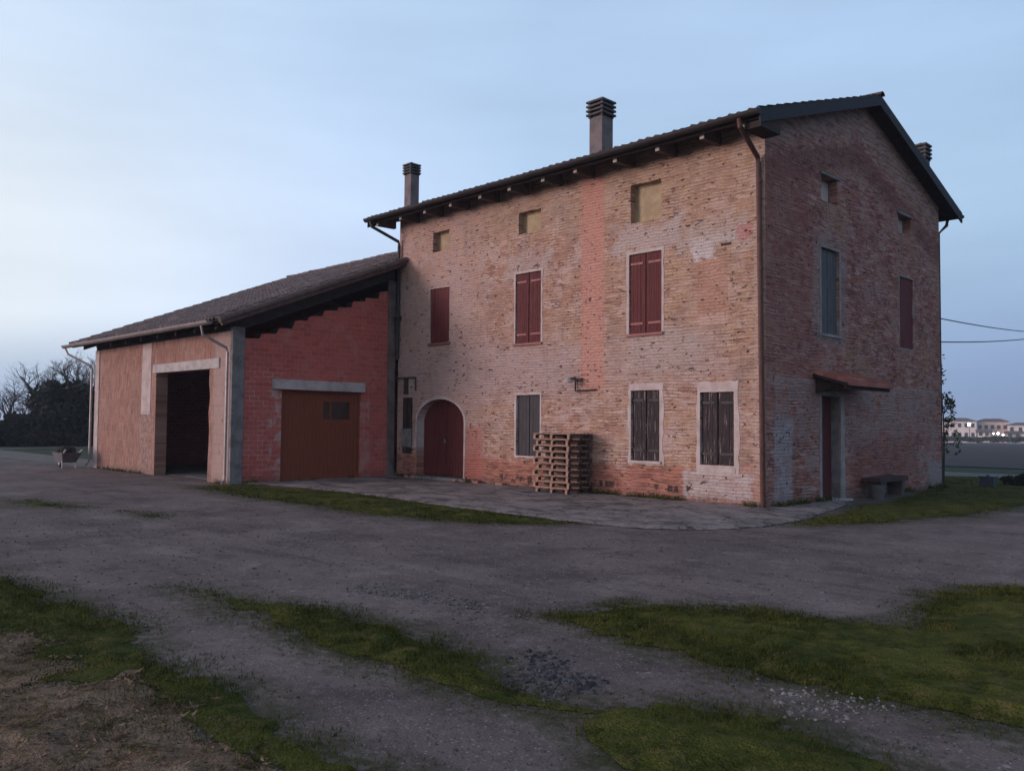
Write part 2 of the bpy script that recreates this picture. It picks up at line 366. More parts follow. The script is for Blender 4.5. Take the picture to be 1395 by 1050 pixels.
def mat_wood(name, base, dark, light, horiz=False, planks=.11, axis='x', lightamt=.35, rough=.7, lt=(.60, .74)):
    s = NT(name, rough)
    ux = {'x': s.x, 'y': s.y}[axis]; P = s.vec(ux, s.z)
    gr = s.noise(s.vmul(P, (40, 2.2, 1) if not horiz else (2.2, 40, 1)), 1, 4, .65); big = s.noise(P, 2.5, 4, .6)
    c = s.mix(s.ss(gr, .35, .7), base, dark); c = s.mix(s.ss(s.noise(s.vmul(P, (34, 1.2, 1)), 1.2, 5, .7) if lt[0] < .6 else gr, lt[0], lt[1], 0, lightamt), c, light); c = s.mix(s.ss(big, .45, .7, 0, .4), c, dark)
    pl = s.math('FRACT', s.math('DIVIDE', ux if not horiz else s.z, planks)); g = s.ss(s.math('ABSOLUTE', s.math('SUBTRACT', pl, .5)), .44, .5)
    c = s.mix(s.mul(g, .7), c, tuple(k*.4 for k in dark))
    return s.out(c, s.add(s.mul(gr, .4), s.mul(g, -1)), .6, .012)
def mat_plain(name, base, var=.35, rough=.6, metal=0., sc=6, obj_=False):
    s = NT(name, rough); P = s.oc if obj_ else s.pos
    n = s.noise(P, sc, 5, .65); f = s.noise(P, sc*7, 3, .6)
    c = s.mix(s.ss(n, .35, .68), base, tuple(k*(1-var) for k in base)); c = s.mix(s.ss(f, .55, .8, 0, .4), c, tuple(min(1, k*(1+var)) for k in base))
    s.b.inputs['Metallic'].default_value = metal
    return s.out(c, s.add(n, s.mul(f, .4)), .25, .01)
def mat_tile(name, a, b, c3, lichen):
    s = NT(name, .85); P = s.pos
    cell = s.voro(s.vmul(P, (4.5, 2.6, 2.6)), 1, out='Color'); sc = s.t.nodes.new('ShaderNodeSeparateColor'); s.t.links.new(cell, sc.inputs[0])
    c = s.mix(sc.outputs[0], a, b); c = s.mix(s.ss(sc.outputs[1], .6, .95, 0, .8), c, c3)
    n = s.noise(P, 1.3, 5, .65); f = s.noise(P, 14, 4, .7)
    c = s.mix(s.ss(n, .45, .68, 0, .55), c, lichen); c = s.mix(s.ss(f, .5, .75, 0, .5), c, tuple(k*.45 for k in a))
    return s.out(c, s.add(f, n), .4, .02)

M = {}
M['front'] = mat_house('front'); M['gable'] = mat_house('gable'); M['barn_front'] = mat_barn_front(); M['barn_side'] = mat_barn_side()
M['tile_house'] = mat_tile('roof_tile_dark', (.11, .075, .065), (.075, .055, .05), (.16, .10, .08), (.09, .085, .075))
M['tile_barn'] = mat_tile('roof_tile_mottled', (.15, .108, .102), (.085, .064, .064), (.24, .165, .15), (.12, .102, .10))
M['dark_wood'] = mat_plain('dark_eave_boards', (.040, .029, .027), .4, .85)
M['rafter'] = mat_plain('rafter_wood', (.13, .10, .09), .4, .85)
M['end_grain'] = mat_plain('rafter_ends', (.50, .44, .40), .3, .85)
M['gutter'] = mat_plain('brown_gutter', (.032, .025, .027), .3, .6, .1)
M['verge'] = mat_plain('verge_flashing', (.032, .032, .038), .3, .75)
M['pipe_brown'] = mat_plain('brown_pipe', (.10, .045, .035), .35, .5, .2)
M['pipe_grey'] = mat_plain('zinc_pipe', (.34, .29, .285), .3, .45, .5)
M['concrete'] = mat_plaster('concrete_pale', (.43, .39, .385), (.31, .27, .265))
M['concrete_dark'] = mat_plaster('concrete_weathered', (.20, .19, .19), (.11, .105, .105))
M['plaster'] = mat_plaster('lime_plaster', (.47, .385, .37), (.37, .285, .265))
M['plaster_gable'] = mat_plaster('lime_plaster_grey', (.29, .26, .26), (.20, .175, .17))
M['chimney'] = mat_plaster('chimney_render', (.17, .14, .14), (.115, .095, .095))
M['chimney_cap'] = mat_plain('chimney_cap_grey', (.085, .077, .08), .3, .8)
M['red_x'] = mat_wood('red_painted_boards', (.112, .019, .019), (.062, .012, .013), (.20, .07, .062), lightamt=.45, lt=(.55, .68))
M['red_y'] = mat_wood('red_painted_boards_side', (.13, .020, .021), (.085, .014, .016), (.17, .055, .05), axis='y', lightamt=.2)
M['hinge'] = mat_plain('strap_iron', (.25, .10, .095), .3, .6, .2)
M['old_x'] = mat_wood('weathered_black_boards', (.032, .020, .022), (.015, .010, .011), (.42, .33, .33), lightamt=.75, lt=(.57, .65))
M['grey_x'] = mat_wood('weathered_grey_boards', (.06, .05, .055), (.035, .032, .034), (.20, .18, .18), lightamt=.4)
M['grey_y'] = mat_wood('weathered_grey_boards_side', (.105, .105, .115), (.06, .06, .066), (.19, .19, .20), axis='y', lightamt=.45)
M['door_y'] = mat_wood('brown_red_door_boards', (.095, .024, .024), (.065, .016, .017), (.12, .045, .04), axis='y', planks=.14, lightamt=.2)
M['orange_y'] = mat_wood('orange_brown_door_boards', (.22, .060, .029), (.15, .040, .021), (.27, .09, .048), axis='y', planks=.12, lightamt=.25)
M['ochre'] = mat_plaster('ochre_board', (.40, .31, .20), (.31, .23, .145))
M['void'] = mat_plain('dark_inside', (.03, .026, .026), .3, .95)
M['iron'] = mat_plain('dark_iron', (.05, .045, .045), .3, .6, .3)
M['barn_inside'] = mat_plain('barn_inside_wall', (.035, .027, .026), .4, .95)
M['glass'] = mat_plain('dusty_glass', (.060, .040, .035), .3, .15)

# ------------------------------------------------------------------ roof tiles
def tile_slope(bm, x0, x1, ya, za, yb, zb, period=.21, course=.36, hgt=.055, seg=6, thick=.05):
    """wavy clay tiles from the eave (ya, za) up to the ridge (yb, zb), each course lapping the one below"""
    nx = int(round((x1-x0)/period)); ln = math.hypot(yb-ya, zb-za); nc = max(1, int(round(ln/course)))
    dy, dz = (yb-ya)/ln, (zb-za)/ln; ny_, nz_ = -dz, dy
    if nz_ < 0: ny_, nz_ = -ny_, -nz_
    p = (x1-x0)/nx; jt = [[random.uniform(-.012, .012) for _ in range(nx+1)] for _ in range(nc+1)]
    prev = None
    for c in range(nc):
        rows = []
        for e in (0, 1):
            t = (c+e)/nc*ln; lift = .03*(1-e)
            if e == 0 and c > 0: t -= .03
            r = []
            for i in range(nx*seg+1):
                ph = i/seg; k = int(ph) if ph < nx else nx-1
                w = abs(cos(pi*ph)); h = hgt*w*w**.3 + lift + jt[c][k]*(1 if 0 < i < nx*seg else 0)
                jj = jt[c][(k*7+3) % (nx+1)]*.8 if e == 0 else 0
                r.append(bm.verts.new((x0+p*ph, ya+dy*(t+jj)+ny_*h, za+dz*(t+jj)+nz_*h)))
            rows.append(r)
        for i in range(nx*seg): bm.faces.new((rows[0][i], rows[0][i+1], rows[1][i+1], rows[1][i]))
        low = [bm.verts.new(v.co-Vector((0, ny_, nz_))*(.035 if c else thick)) for v in rows[0]]
        for i in range(nx*seg): bm.faces.new((low[i], low[i+1], rows[0][i+1], rows[0][i]))
    # closed underside a little below
    o = .045
    q = [(x0, ya-ny_*o, za-nz_*o), (x1, ya-ny_*o, za-nz_*o), (x1, yb-ny_*o, zb-nz_*o), (x0, yb-ny_*o, zb-nz_*o)]
    bm.faces.new([bm.verts.new(v) for v in q])
def ridge_tiles(bm, x0, x1, y, z, r=.12, ln=.4):
    n = int((x1-x0)/ln)
    for i in range(n):
        a = x0+(x1-x0)*i/n; b = x0+(x1-x0)*(i+1)/n+.04; dz = random.uniform(-.012, .012)
        ring = [(cos(pi*k/6), sin(pi*k/6)) for k in range(7)]
        v0 = [bm.verts.new((a, y+r*1.1*c, z+dz+r*.8*s_)) for c, s_ in ring]; v1 = [bm.verts.new((b, y+r*.95*c, z+dz-.01+r*.7*s_)) for c, s_ in ring]
        for k in range(6): bm.faces.new((v0[k], v0[k+1], v1[k+1], v1[k]))
        bm.faces.new(v0)
def half_gutter(bm, x0, x1, y, z, r=.075):
    n = 8; A = [(cos(pi+pi*k/n)*r, sin(pi+pi*k/n)*r) for k in range(n+1)]
    B = [(a*.88, b*.88) for a, b in A]
    va = [[bm.verts.new((x, y+a, z+b)) for a, b in A] for x in (x0, x1)]; vb = [[bm.verts.new((x, y+a, z+b)) for a, b in B] for x in (x0, x1)]
    for k in range(n):
        bm.faces.new((va[0][k], va[0][k+1], va[1][k+1], va[1][k])); bm.faces.new((vb[0][k], vb[1][k], vb[1][k+1], vb[0][k+1]))
    for e in (0, 1): bm.faces.new([v for v in va[e]])
    for k in (0, n): bm.faces.new((va[0][k], vb[0][k], vb[1][k], va[1][k]))
    tube(bm, [(x0, y-r, z), (x1, y-r, z)], .012, 6)

# ================================================================== THE FARMHOUSE
L, D = 11.65, 9.36
OE, OG, OL = .72, .33, .5               # eave, right verge, left verge overhang
PIT = .322; ZE = 7.46                   # roof plane height at the eave edge
ZR = ZE+PIT*(D/2+OE)
house = empty('farmhouse', (0, 0, 0), 'tall three-storey old brick farmhouse with red shutters and three chimneys', 'house')
fx = lambda u, v: (u, 0, v)
gx = lambda u, v: (0, u, v)
arch = [(-10.74, .12), (-8.74, .12), (-8.74, 1.62)] + [(-9.74+1.0*cos(t*pi/12), 1.62+.62*sin(t*pi/12)) for t in range(1, 12)] + [(-10.74, 1.62)]
front_op = {'A1': (-10.22, -9.38, 3.78, 5.30), 'B1': (-6.84, -5.96, 3.57, 5.32), 'C1': (-3.29, -2.42, 3.57, 5.33),
            'Bg': (-6.78, -5.97, .81, 2.30), 'Cg': (-3.23, -2.47, .82, 2.34), 'Dg': (-1.47, -.69, .80, 2.27),
            'Aa': (-10.13, -9.43, 6.31, 6.87), 'Ba': (-6.75, -5.98, 6.30, 6.85), 'Ca': (-3.25, -2.43, 6.02, 6.87)}
gable_op = {'1a': (2.35, 3.22, 3.56, 5.42), '1b': (6.58, 7.48, 3.55, 5.33), 'at1': (2.38, 3.15, 6.43, 6.99), 'at2': (6.55, 7.36, 6.45, 6.89), 'door': (2.32, 3.22, .0, 2.25)}
zt = lambda y: ZE+PIT*(OE+min(y, D-y))-.06
bm = BM()
wall_face(bm, [(-L, -.2), (0, -.2), (0, zt(0)), (-L, zt(0))], [rect(*r, jit=.012, n=5) for r in front_op.values()]+[arch], fx, (0, .34, 0), 0)
bm2 = bm
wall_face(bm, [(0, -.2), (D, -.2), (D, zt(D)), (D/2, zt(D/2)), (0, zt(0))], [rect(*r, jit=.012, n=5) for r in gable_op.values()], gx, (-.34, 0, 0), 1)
wall_face(bm, [(0, -.2), (D, -.2), (D, zt(D)), (D/2, zt(D/2)), (0, zt(0))], [], lambda u, v: (-L, u, v), (.3, 0, 0), 1)
wall_face(bm, [(-L, -.2), (0, -.2), (0, zt(D)), (-L, zt(D))], [], lambda u, v: (u, D, v), (0, -.3, 0), 0)
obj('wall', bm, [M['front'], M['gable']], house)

# inner backing so that no opening looks through
bm = BM(); box(bm, -L+.36, -.36, .36, D-.36, -.1, 7.2); obj('inner_shell', bm, M['void'], house)

# --- windows
def frame_ring(bm, op, mp, out, l, r, b, t, jit=.02):
    """flat band of plaster round an opening, ragged outer edge, standing 8 mm proud"""
    u0, u1, v0, v1 = op; n = 10
    o = rect(u0-l, u1+r, v0-b, v1+t, jit, n); i = rect(u0, u1, v0, v1, 0, n)
    d = Vector(out)
    vo = [bm.verts.new(Vector(mp(*p))+d) for p in o]; vi = [bm.verts.new(Vector(mp(*p))+d) for p in i]; vk = [bm.verts.new(Vector(mp(*p))-d*1.5) for p in o]
    vj = [bm.verts.new(Vector(mp(*p))-d*8) for p in i]
    for k in range(len(o)):
        j = (k+1) % len(o)
        bm.faces.new((vo[k], vo[j], vi[j], vi[k])); bm.faces.new((vo[k], vk[k], vk[j], vo[j])); bm.faces.new((vi[k], vi[j], vj[j], vj[k]))
def slab(bm, axis, u0, u1, v0, v1, d0, d1, jit=0):
    """box in wall coordinates; d = depth behind the wall face"""
    if axis == 'x': box(bm, u0, u1, d0, d1, v0, v1, jit)
    else: box(bm, -d1, -d0, u0, u1, v0, v1, jit)
def shutters(win, op, axis, mat, leaves=2, rec=.03, gap=.012, straps=True, ajar=None):
    u0, u1, v0, v1 = op; w = (u1-u0)/leaves
    for k in range(leaves):
        a, b = u0+k*w+(gap if k else .015), u0+(k+1)*w-(gap if k < leaves-1 else .015)
        bm = BM(); n = max(3, int((b-a)/.13)); pw = (b-a)/n
        for i in range(n):
            e = random.uniform(-.004, .004)
            slab(bm, axis, a+i*pw+.002, a+(i+1)*pw-.002, v0+.012+random.uniform(0, .01), v1-.015, rec+e, rec+.035+e)
        if straps:
            hu = a-.02 if k == 0 else b+.02
            for z in (v0+.2, v1-.24): slab(bm, axis, hu-.03, hu+.03, z-.02, z+.065, rec-.03, rec)
        obj('shutter', bm, mat, win)
        if straps:
            for z in (v0+.2, v1-.24):
                bm = BM(); slab(bm, axis, a+.0 if k == 0 else a+.06, b-.06 if k == 0 else b, z, z+.05, rec-.016, rec-.006); obj('strap_hinge', bm, M['hinge'] if mat.name.startswith('red') else M['iron'], win)
def window(op, axis, mat, leaves, frame=(.06, .06, .06, .1), fm=None, sill=True, straps=True, rec=.03, name='window', jit=.02, label=None):
    mp = fx if axis == 'x' else gx; out = (0, -.008, 0) if axis == 'x' else (.008, 0, 0)
    bm = BM(); frame_ring(bm, op, mp, out, *frame, jit)
    w = obj(name, bm, fm or M['plaster'], house)
    if label: w['label'] = label
    shutters(w, op, axis, mat, leaves, rec, straps=straps)
    if sill:
        bm = BM(); slab(bm, axis, op[0]-.05, op[1]+.05, op[2]-.05, op[2]+.004, -.05, .1); obj('sill', bm, M['hinge'] if sill == 'red' else (fm or M['plaster']), w)
    return w
window(front_op['A1'], 'x', M['red_x'], 1, (.02, .02, .03, .03), sill='red', straps=False, label='narrow red single shutter above the arched door')
window(front_op['B1'], 'x', M['red_x'], 2, (.05, .05, .04, .05), sill='red', label='red double shutters on the middle of the upper floor')
window(front_op['C1'], 'x', M['red_x'], 2, (.07, .06, .04, .07), sill='red', label='red double shutters nearest the corner downpipe')
window(front_op['Bg'], 'x', M['grey_x'], 2, (.06, .06, .05, .06), sill=False, rec=.06, straps=False, label='grey ground floor shutters behind the pallets')
window(front_op['Cg'], 'x', M['old_x'], 2, (.06, .10, .08, .16), jit=.03, sill=True, rec=.05, label='peeling black shutters of the ground floor, left pair')
window(front_op['Dg'], 'x', M['old_x'], 2, (.08, .11, .2, .2), jit=.03, sill=False, rec=.05, label='peeling black shutters of the ground floor beside the corner')
bm = BM(); box(bm, -1.66, -.5, -.028, -.006, .60, .645, .004); box(bm, -1.5, -.66, -.02, -.0085, .655, .76, .003)
obj('window_ledge', bm, M['plaster'], house)
window(gable_op['1a'], 'y', M['grey_y'], 2, (.06, .06, .1, .05), M['plaster_gable'], sill=True, straps=False, rec=.07, label='weathered grey shutters on the gable wall')
window(gable_op['1b'], 'y', M['red_y'], 1, (.03, .03, .03, .03), M['plaster_gable'], sill=False, straps=False, rec=.03, label='red shutter on the gable wall')
for key, axis in (('Aa', 'x'), ('Ba', 'x'), ('Ca', 'x'), ('at1', 'y'), ('at2', 'y')):
    op = front_op[key] if axis == 'x' else gable_op[key]; mp = fx if axis == 'x' else gx; out = (0, -.006, 0) if axis == 'x' else (.006, 0, 0)
    bm = BM(); u0, u1, v0, v1 = op
    for r in ((u0, u0+.03, v0, v1), (u1-.03, u1, v0, v1), (u0+.03, u1-.03, v0, v0+.03), (u0+.03, u1-.03, v1-.03, v1)): slab(bm, axis, *r, .17, .21)
    if axis == 'y': slab(bm, axis, u0-.08, u1+.08, v1, v1+.05, -.04, .1, .004)
    w = obj('attic_window', bm, M['ochre'] if axis == 'x' else M['concrete_dark'], house)
    bm = BM(); slab(bm, axis, u0, u1, v0, v1, .195, .225); obj('panel', bm, M['ochre'] if axis == 'x' else M['plaster'], w)

# --- arched double door in the front
bm = BM(); arc = lambda r, rz, n=14: [(-9.74+r*cos(pi*t/n), 1.62+rz*sin(pi*t/n)) for t in range(n+1)]
o_, i_ = arc(1.08, .71), arc(1.0, .62)
o_ = [(-8.68, .12)]+o_+[(-10.86, .9)]; i_ = [(-8.741, .12)]+i_+[(-10.741, .9)]
jr = [random.uniform(-.02, .02) for _ in o_]
v1 = [bm.verts.new((a[0]+j, -.010, a[1]+j)) for a, j in zip(o_, jr)]; v2 = [bm.verts.new((a[0], -.010, a[1])) for a in i_]
v3 = [bm.verts.new((a[0]+j, .01, a[1]+j)) for a, j in zip(o_, jr)]; v4 = [bm.verts.new((a[0]+(.006 if a[0] < -9.74 else -.006), .30, a[1])) for a in i_]
for k in range(len(o_)-1):
    bm.faces.new((v1[k], v1[k+1], v2[k+1], v2[k])); bm.faces.new((v1[k], v3[k], v3[k+1], v1[k+1])); bm.faces.new((v2[k], v2[k+1], v4[k+1], v4[k]))
dr = obj('arched_door', bm, M['plaster'], house); dr['label'] = 'red double door under a plastered arch'
def archz(x): return 1.62+.62*math.sqrt(max(0, 1-((x+9.74)/1.0)**2))
for a, b in ((-10.735, -9.745), (-9.735, -8.745)):
    bm = BM(); n = 8; w = (b-a)/n
    for i in range(n):
        x0, x1 = a+i*w+.001, a+(i+1)*w-.001; e = random.uniform(-.003, .003)
        prism(bm, [(x0, .26+e, .15), (x1, .26+e, .15), (x1, .26+e, archz(x1)-.005), (x0, .26+e, archz(x0)-.005)], (0, .04, 0))
    for z in (.55, 1.15): box(bm, a+.02, b-.02, .238, .252, z, z+.07)
    obj('door_leaf', bm, M['red_x'], dr)
bm = BM(); tube(bm, [(-9.80, .235, 1.16), (-9.80, .20, 1.16), (-9.72, .20, 1.16)], .014); box(bm, -9.84, -9.76, .238, .256, 1.05, 1.22); obj('handle', bm, M['pipe_grey'], dr)
bm = BM(); box(bm, -10.85, -8.62, -.16, .34, -.1, .12, .01); obj('threshold', bm, M['concrete_dark'], dr)
# hatch and conduit left of it
bm = BM()
for i in range(4): box(bm, -11.36+i*.105, -11.262+i*.105, -.03, -.006, .72, 2.3, .003)
obj('hatch', bm, M['old_x'], house)
bm = BM(); box(bm, -11.40, -10.93, -.045, -.034, .90, 1.42, .006); obj('meter_box', bm, M['concrete_dark'], house)
bm = BM(); tube(bm, [(-11.62, -.06, 2.86), (-10.75, -.06, 2.86), (-10.75, -.06, 2.5)], .022); box(bm, -11.26, -11.14, -.09, -.005, 2.40, 2.84); obj('conduit', bm, M['iron'], house)
# iron lamp arm on the front
bm = BM(); tube(bm, [(-4.83, -.02, 2.66), (-4.83, -.30, 2.64)], .02); box(bm, -4.90, -4.62, -.05, -.004, 2.60, 2.66); tube(bm, [(-4.80, -.04, 2.62), (-4.80, -.05, 2.36), (-4.2, -.06, 2.38)], .022)
bracket = obj('lamp_bracket', bm, M['iron'], house)
bm = BM(); tube(bm, [(-4.80, -.30, 2.66), (-4.80, -.30, 2.60), (-4.80, -.30, 2.54)], [.03, .10, .11], 12); obj('lamp_shade', bm, M['concrete'], bracket)

# --- gable door, jambs, canopy
bm = BM(); slab(bm, 'y', 2.22, 2.318, .0, 2.3, -.012, .1, .004); slab(bm, 'y', 3.222, 3.42, .0, 2.3, -.012, .1, .004); slab(bm, 'y', 2.3185, 3.2215, 2.25, 2.34, -.010, .1, .004)
gd = obj('side_door', bm, M['plaster_gable'], house); gd['label'] = 'brown red boarded door under the tiled canopy'
bm = BM()
for i in range(6): slab(bm, 'y', 2.338+i*.144, 2.338+(i+1)*.144-.004, .06, 2.24, .20+random.uniform(0, .004), .24)
for z in (.5, 1.7): slab(bm, 'y', 2.36, 3.18, z, z+.08, .186, .199)
obj('door_leaf', bm, M['door_y'], gd)
bm = BM(); box(bm, -.30, -.013, 3.204, 3.2185, .05, 2.248); box(bm, -.30, -.013, 2.3215, 2.336, .05, 2.248); obj('reveal', bm, M['concrete_dark'], gd)
bm = BM(); tube(bm, [(-.19, 3.10, 1.08), (-.15, 3.10, 1.08), (-.15, 3.0, 1.08)], .012); obj('handle', bm, M['iron'], gd)
bm = BM(); box(bm, -.3, .22, 2.2, 3.35, -.1, .05, .008); obj('threshold', bm, M['concrete'], gd)
bm = BM(); ca, cb = 1.95, 4.15
for i in range(11):
    y0 = ca+(cb-ca)*i/11; y1 = ca+(cb-ca)*(i+1)/11; s_ = [(y0, 0), (y0+.04, .05), ((y0+y1)/2, .075), (y1-.04, .05), (y1, 0)]
    prism(bm, [(0.002, y, 2.70+h) for y, h in s_], (.72, 0, -.21+random.uniform(-.01, .01)))
M['canopy'] = mat_tile('canopy_tile', (.34, .10, .07), (.22, .07, .055), (.38, .16, .12), (.19, .11, .09))
prism(bm, [(.70, ca, 2.455), (.78, ca, 2.43), (.78, ca, 2.50), (.70, ca, 2.53)], (0, cb-ca, 0))
can = obj('door_canopy', bm, M['canopy'], house)
bm = BM(); prism(bm, [(.003, ca-.02, 2.64), (.003, cb+.02, 2.64), (.003, cb+.02, 2.695), (.003, ca-.02, 2.695)], (.74, 0, -.216)); 
box(bm, .665, .70, ca-.02, cb+.02, 2.36, 2.452, .004); prism(bm, [(.003, ca+.1, 2.64), (.50, ca+.1, 2.49), (.50, ca+.1, 2.45), (.003, ca+.1, 2.3)], (0, .07, 0))
obj('canopy_frame', bm, M['dark_wood'], can)

# --- roof
bm = BM(); tile_slope(bm, -L-OL, OG, -OE-.06, ZE-.02, D/2, ZR); tile_slope(bm, -L-OL, OG, D+OE+.06, ZE-.02, D/2, ZR)
roof = obj('roof', bm, M['tile_house'], house)
bm = BM(); ridge_tiles(bm, -L-OL, OG+.04, D/2, ZR+.03); obj('ridge_tiles', bm, M['tile_house'], roof)
bm = BM()                                               # boarded underside and eave box
zu = lambda y: ZE+PIT*(OE+y)-.075
for s_ in (1, -1):
    Y = (lambda y: y) if s_ > 0 else (lambda y: D-y)
    prism(bm, [(-L-OL+.02, Y(-OE), zu(-OE)), (-L-OL+.02, Y(D/2), zu(D/2)), (-L-OL+.02, Y(D/2), zu(D/2)-.07), (-L-OL+.02, Y(-OE), zu(-OE)-.07)], (L+OL+OG-.04, 0, 0))
obj('soffit', bm, M['dark_wood'], roof)
for x0, x1 in ((OG-.018, OG+.022), (-L-OL-.022, -L-OL+.018)):
    for s_ in (1, -1):
        Y = (lambda y: y) if s_ > 0 else (lambda y: D-y)
        bm = BM(); prism(bm, [(x0, Y(-OE-.07), ZE+.035-.02), (x0, Y(D/2), ZR+.06), (x0, Y(D/2), ZR-.19), (x0, Y(-OE-.07), ZE-.25)], (x1-x0, 0, 0))
        obj('verge_board', bm, M['verge'], roof)
bm = BM(); box(bm, -.04, OG-.019, -OE+.02, .02, 7.17, 7.29); obj('eave_box', bm, M['dark_wood'], roof)
for i, x in enumerate((-4.34, -3.2, -2.09, -1.02, -.10, -5.34, -6.46, -7.52, -8.66, -9.74, -10.81, -11.9)):
    bm = BM(); prism(bm, [(x-.06, -OE+.10, 7.245), (x-.06, -OE+.10, 7.385), (x-.06, .0, 7.60), (x-.06, .0, 7.26)], (.12, 0, 0)); r = obj('rafter_tail', bm, M['rafter'], house)
    bm = BM(); box(bm, x-.05, x+.05, -OE+.085, -OE+.0995, 7.25, 7.375, .004); obj('end_grain', bm, M['end_grain'], r)
bm = BM(); half_gutter(bm, -L-OL-.03, OG+.03, -OE-.13, ZE-.03, .085); obj('gutter', bm, M['gutter'], house)
bm = BM(); half_gutter(bm, -L-OL-.03, OG+.03, D+OE+.13, ZE-.03, .085); obj('gutter', bm, M['gutter'], house)
# downpipes
bm = BM(); tube(bm, [(-.06, -OE-.13, ZE-.1), (-.06, -OE-.11, 7.22), (-.10, -.10, 6.80), (-.10, -.075, 6.70), (-.06, -.075, 3.4), (-.03, -.075, .02)], .05, 10)
for z in (6.3, 4.6, 2.9, 1.2): tube(bm, [(-.085+(6.7-z)*.009, -.075, z), (-.085+(6.7-z)*.009, -.075, z+.05)], .06, 10)
obj('downpipe', bm, M['pipe_brown'], house)
bm = BM(); tube(bm, [(-11.95, -OE-.13, ZE-.1), (-11.9, -OE-.11, 7.2), (-11.58, -.10, 6.82), (-11.58, -.08, 6.70), (-11.58, -.08, 5.0)], .045, 10); tube(bm, [(-11.58, -.08, 5.15), (-11.58, -.09, 4.72), (-11.58, -.09, 4.6), (-11.58, -.09, 4.5), (-11.6, -.08, 3.4)], [.045, .05, .12, .05, .045], 10); obj('downpipe', bm, M['iron'], house)
bm = BM(); tube(bm, [(-.05, D+OE+.13, ZE-.1), (-.05, D+OE+.05, 7.2), (-.05, D+.1, 6.85), (-.05, D+.1, .1)], .045, 8); obj('downpipe', bm, M['iron'], house)
# chimneys
def chimney(cx, cy, w, z0, zc, zt_, nslab, label):
    bm = BM(); h = w/2; box(bm, cx-h, cx+h, cy-h, cy+h, z0, zc, .006)
    c = obj('chimney', bm, M['chimney'], house); c['label'] = label
    bm = BM(); st = (zt_-zc)/nslab; cw = h*1.3
    for i in range(nslab):
        z = zc+i*st
        for sx in (-1, 1):
            for sy in (-1, 1): box(bm, cx+sx*cw*.72-.03, cx+sx*cw*.72+.03, cy+sy*cw*.72-.03, cy+sy*cw*.72+.03, z+.002, z+st*.5)
        a = [(cx-cw, cy-cw, z+st*.5), (cx+cw, cy-cw, z+st*.5), (cx+cw, cy+cw, z+st*.5), (cx-cw, cy+cw, z+st*.5)]
        prism(bm, a, (0, 0, st*.42)); 
    box(bm, cx-h*.8, cx+h*.8, cy-h*.8, cy+h*.8, zc-.05, zt_-st*.3)
    v = [bm.verts.new(p) for p in ((cx-cw, cy-cw, zt_-.05), (cx+cw, cy-cw, zt_-.05), (cx+cw, cy+cw, zt_-.05), (cx-cw, cy+cw, zt_-.05))]; t = bm.verts.new((cx, cy, zt_+.08))
    for k in range(4): bm.faces.new((v[k], v[(k+1) % 4], t))
    obj('cap', bm, M['chimney_cap'], c)
chimney(-5.76, 2.0, .43, 7.9, 9.52, 9.97, 4, 'wide chimney with a four-slab cap near the middle of the roof')
chimney(-11.42, .22, .30, 7.4, 8.80, 9.12, 4, 'slim chimney with slab cap over the barn end')
chimney(-.42, 9.30, .34, 7.6, 8.9, 9.34, 4, 'chimney half hidden behind the gable verge')

# ================================================================== THE BARN
BX0, BX1, BY = -21.55, -11.82, -4.97
barn = empty('barn', (BX1, BY, 0), 'low brick barn with dark open doorway, joined to the left end of the farmhouse', 'barn')
bz = lambda y: 4.10+.40*(y+5.5)          # roof plane
RY = 2.5; RZ = bz(RY)
bm = BM()
notch = [(-13.15+random.uniform(-.06, .06), z) for z in (.35, .7, 1.05, 1.4, 1.8, 2.2, 2.6)]
dw = [(-16.58, -.1), (-13.15, -.1)]+notch+[(-13.15, 2.95), (-16.6, 2.95)]
wall_face(bm, [(BX0, -.2), (BX1, -.2), (BX1, 3.86), (BX0, 3.86)], [dw], lambda u, v: (u, BY, v), (0, .34, 0), 0)
# side wall with stepped brick top
topz = lambda y: 3.66+.40*(y+4.75)
saw = []
for i in range(10):
    y = -4.72+i*.46; z = topz(y); j = random.uniform(-.05, .04); w_ = random.uniform(.0, .09); saw += [(y+w_, z+j), (y+.44, z+j+random.uniform(0, .05))]
saw = [(a, b) for a, b in saw if a < -.22]
side_out = [(BY+.002, -.2), (-.0, -.2), (-.0, saw[-1][1]+.1)]+saw[::-1]+[(BY+.002, 3.6)]
door_s = (-3.62, -1.15, .02, 2.42)
wall_face(bm, side_out, [rect(*door_s, jit=.006, n=4)], lambda u, v: (BX1, u, v), (-.3, 0, 0), 1)
wall_face(bm, side_out, [rect(*door_s)], lambda u, v: (BX1-.3, u, v), (.01, 0, 0), 2)
wall_face(bm, [(BY, -.2), (10, -.2), (10, bz(-5)), (RY, RZ-.1), (BY, 4.05)], [], lambda u, v: (BX0, u, v), (.1, 0, 0), 1)
wall_face(bm, [(BX0, -.2), (BX1, -.2), (BX1, 4.1), (BX0, 4.1)], [], lambda u, v: (u, 10., v), (0, .1, 0), 2)
wall_face(bm, [(BX0+.3, -.2), (BX1-.3, -.2), (BX1-.3, 4.1), (BX0+.3, 4.1)], [dw], lambda u, v: (u, BY+.345, v), (0, .002, 0), 2)
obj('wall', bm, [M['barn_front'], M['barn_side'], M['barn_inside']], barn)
bm = BM(); box(bm, BX0+.05, BX1-.35, BY+.4, 9.9, -.1, .02); obj('floor', bm, M['concrete_dark'], barn)
bm = BM(); box(bm, BX0, BX1-.06, BY+.04, BY+.33, 3.864, 4.14, .003); obj('eave_shadow_strip', bm, M['dark_wood'], barn)  # dark strip added above the wall to stand for the eave shadow
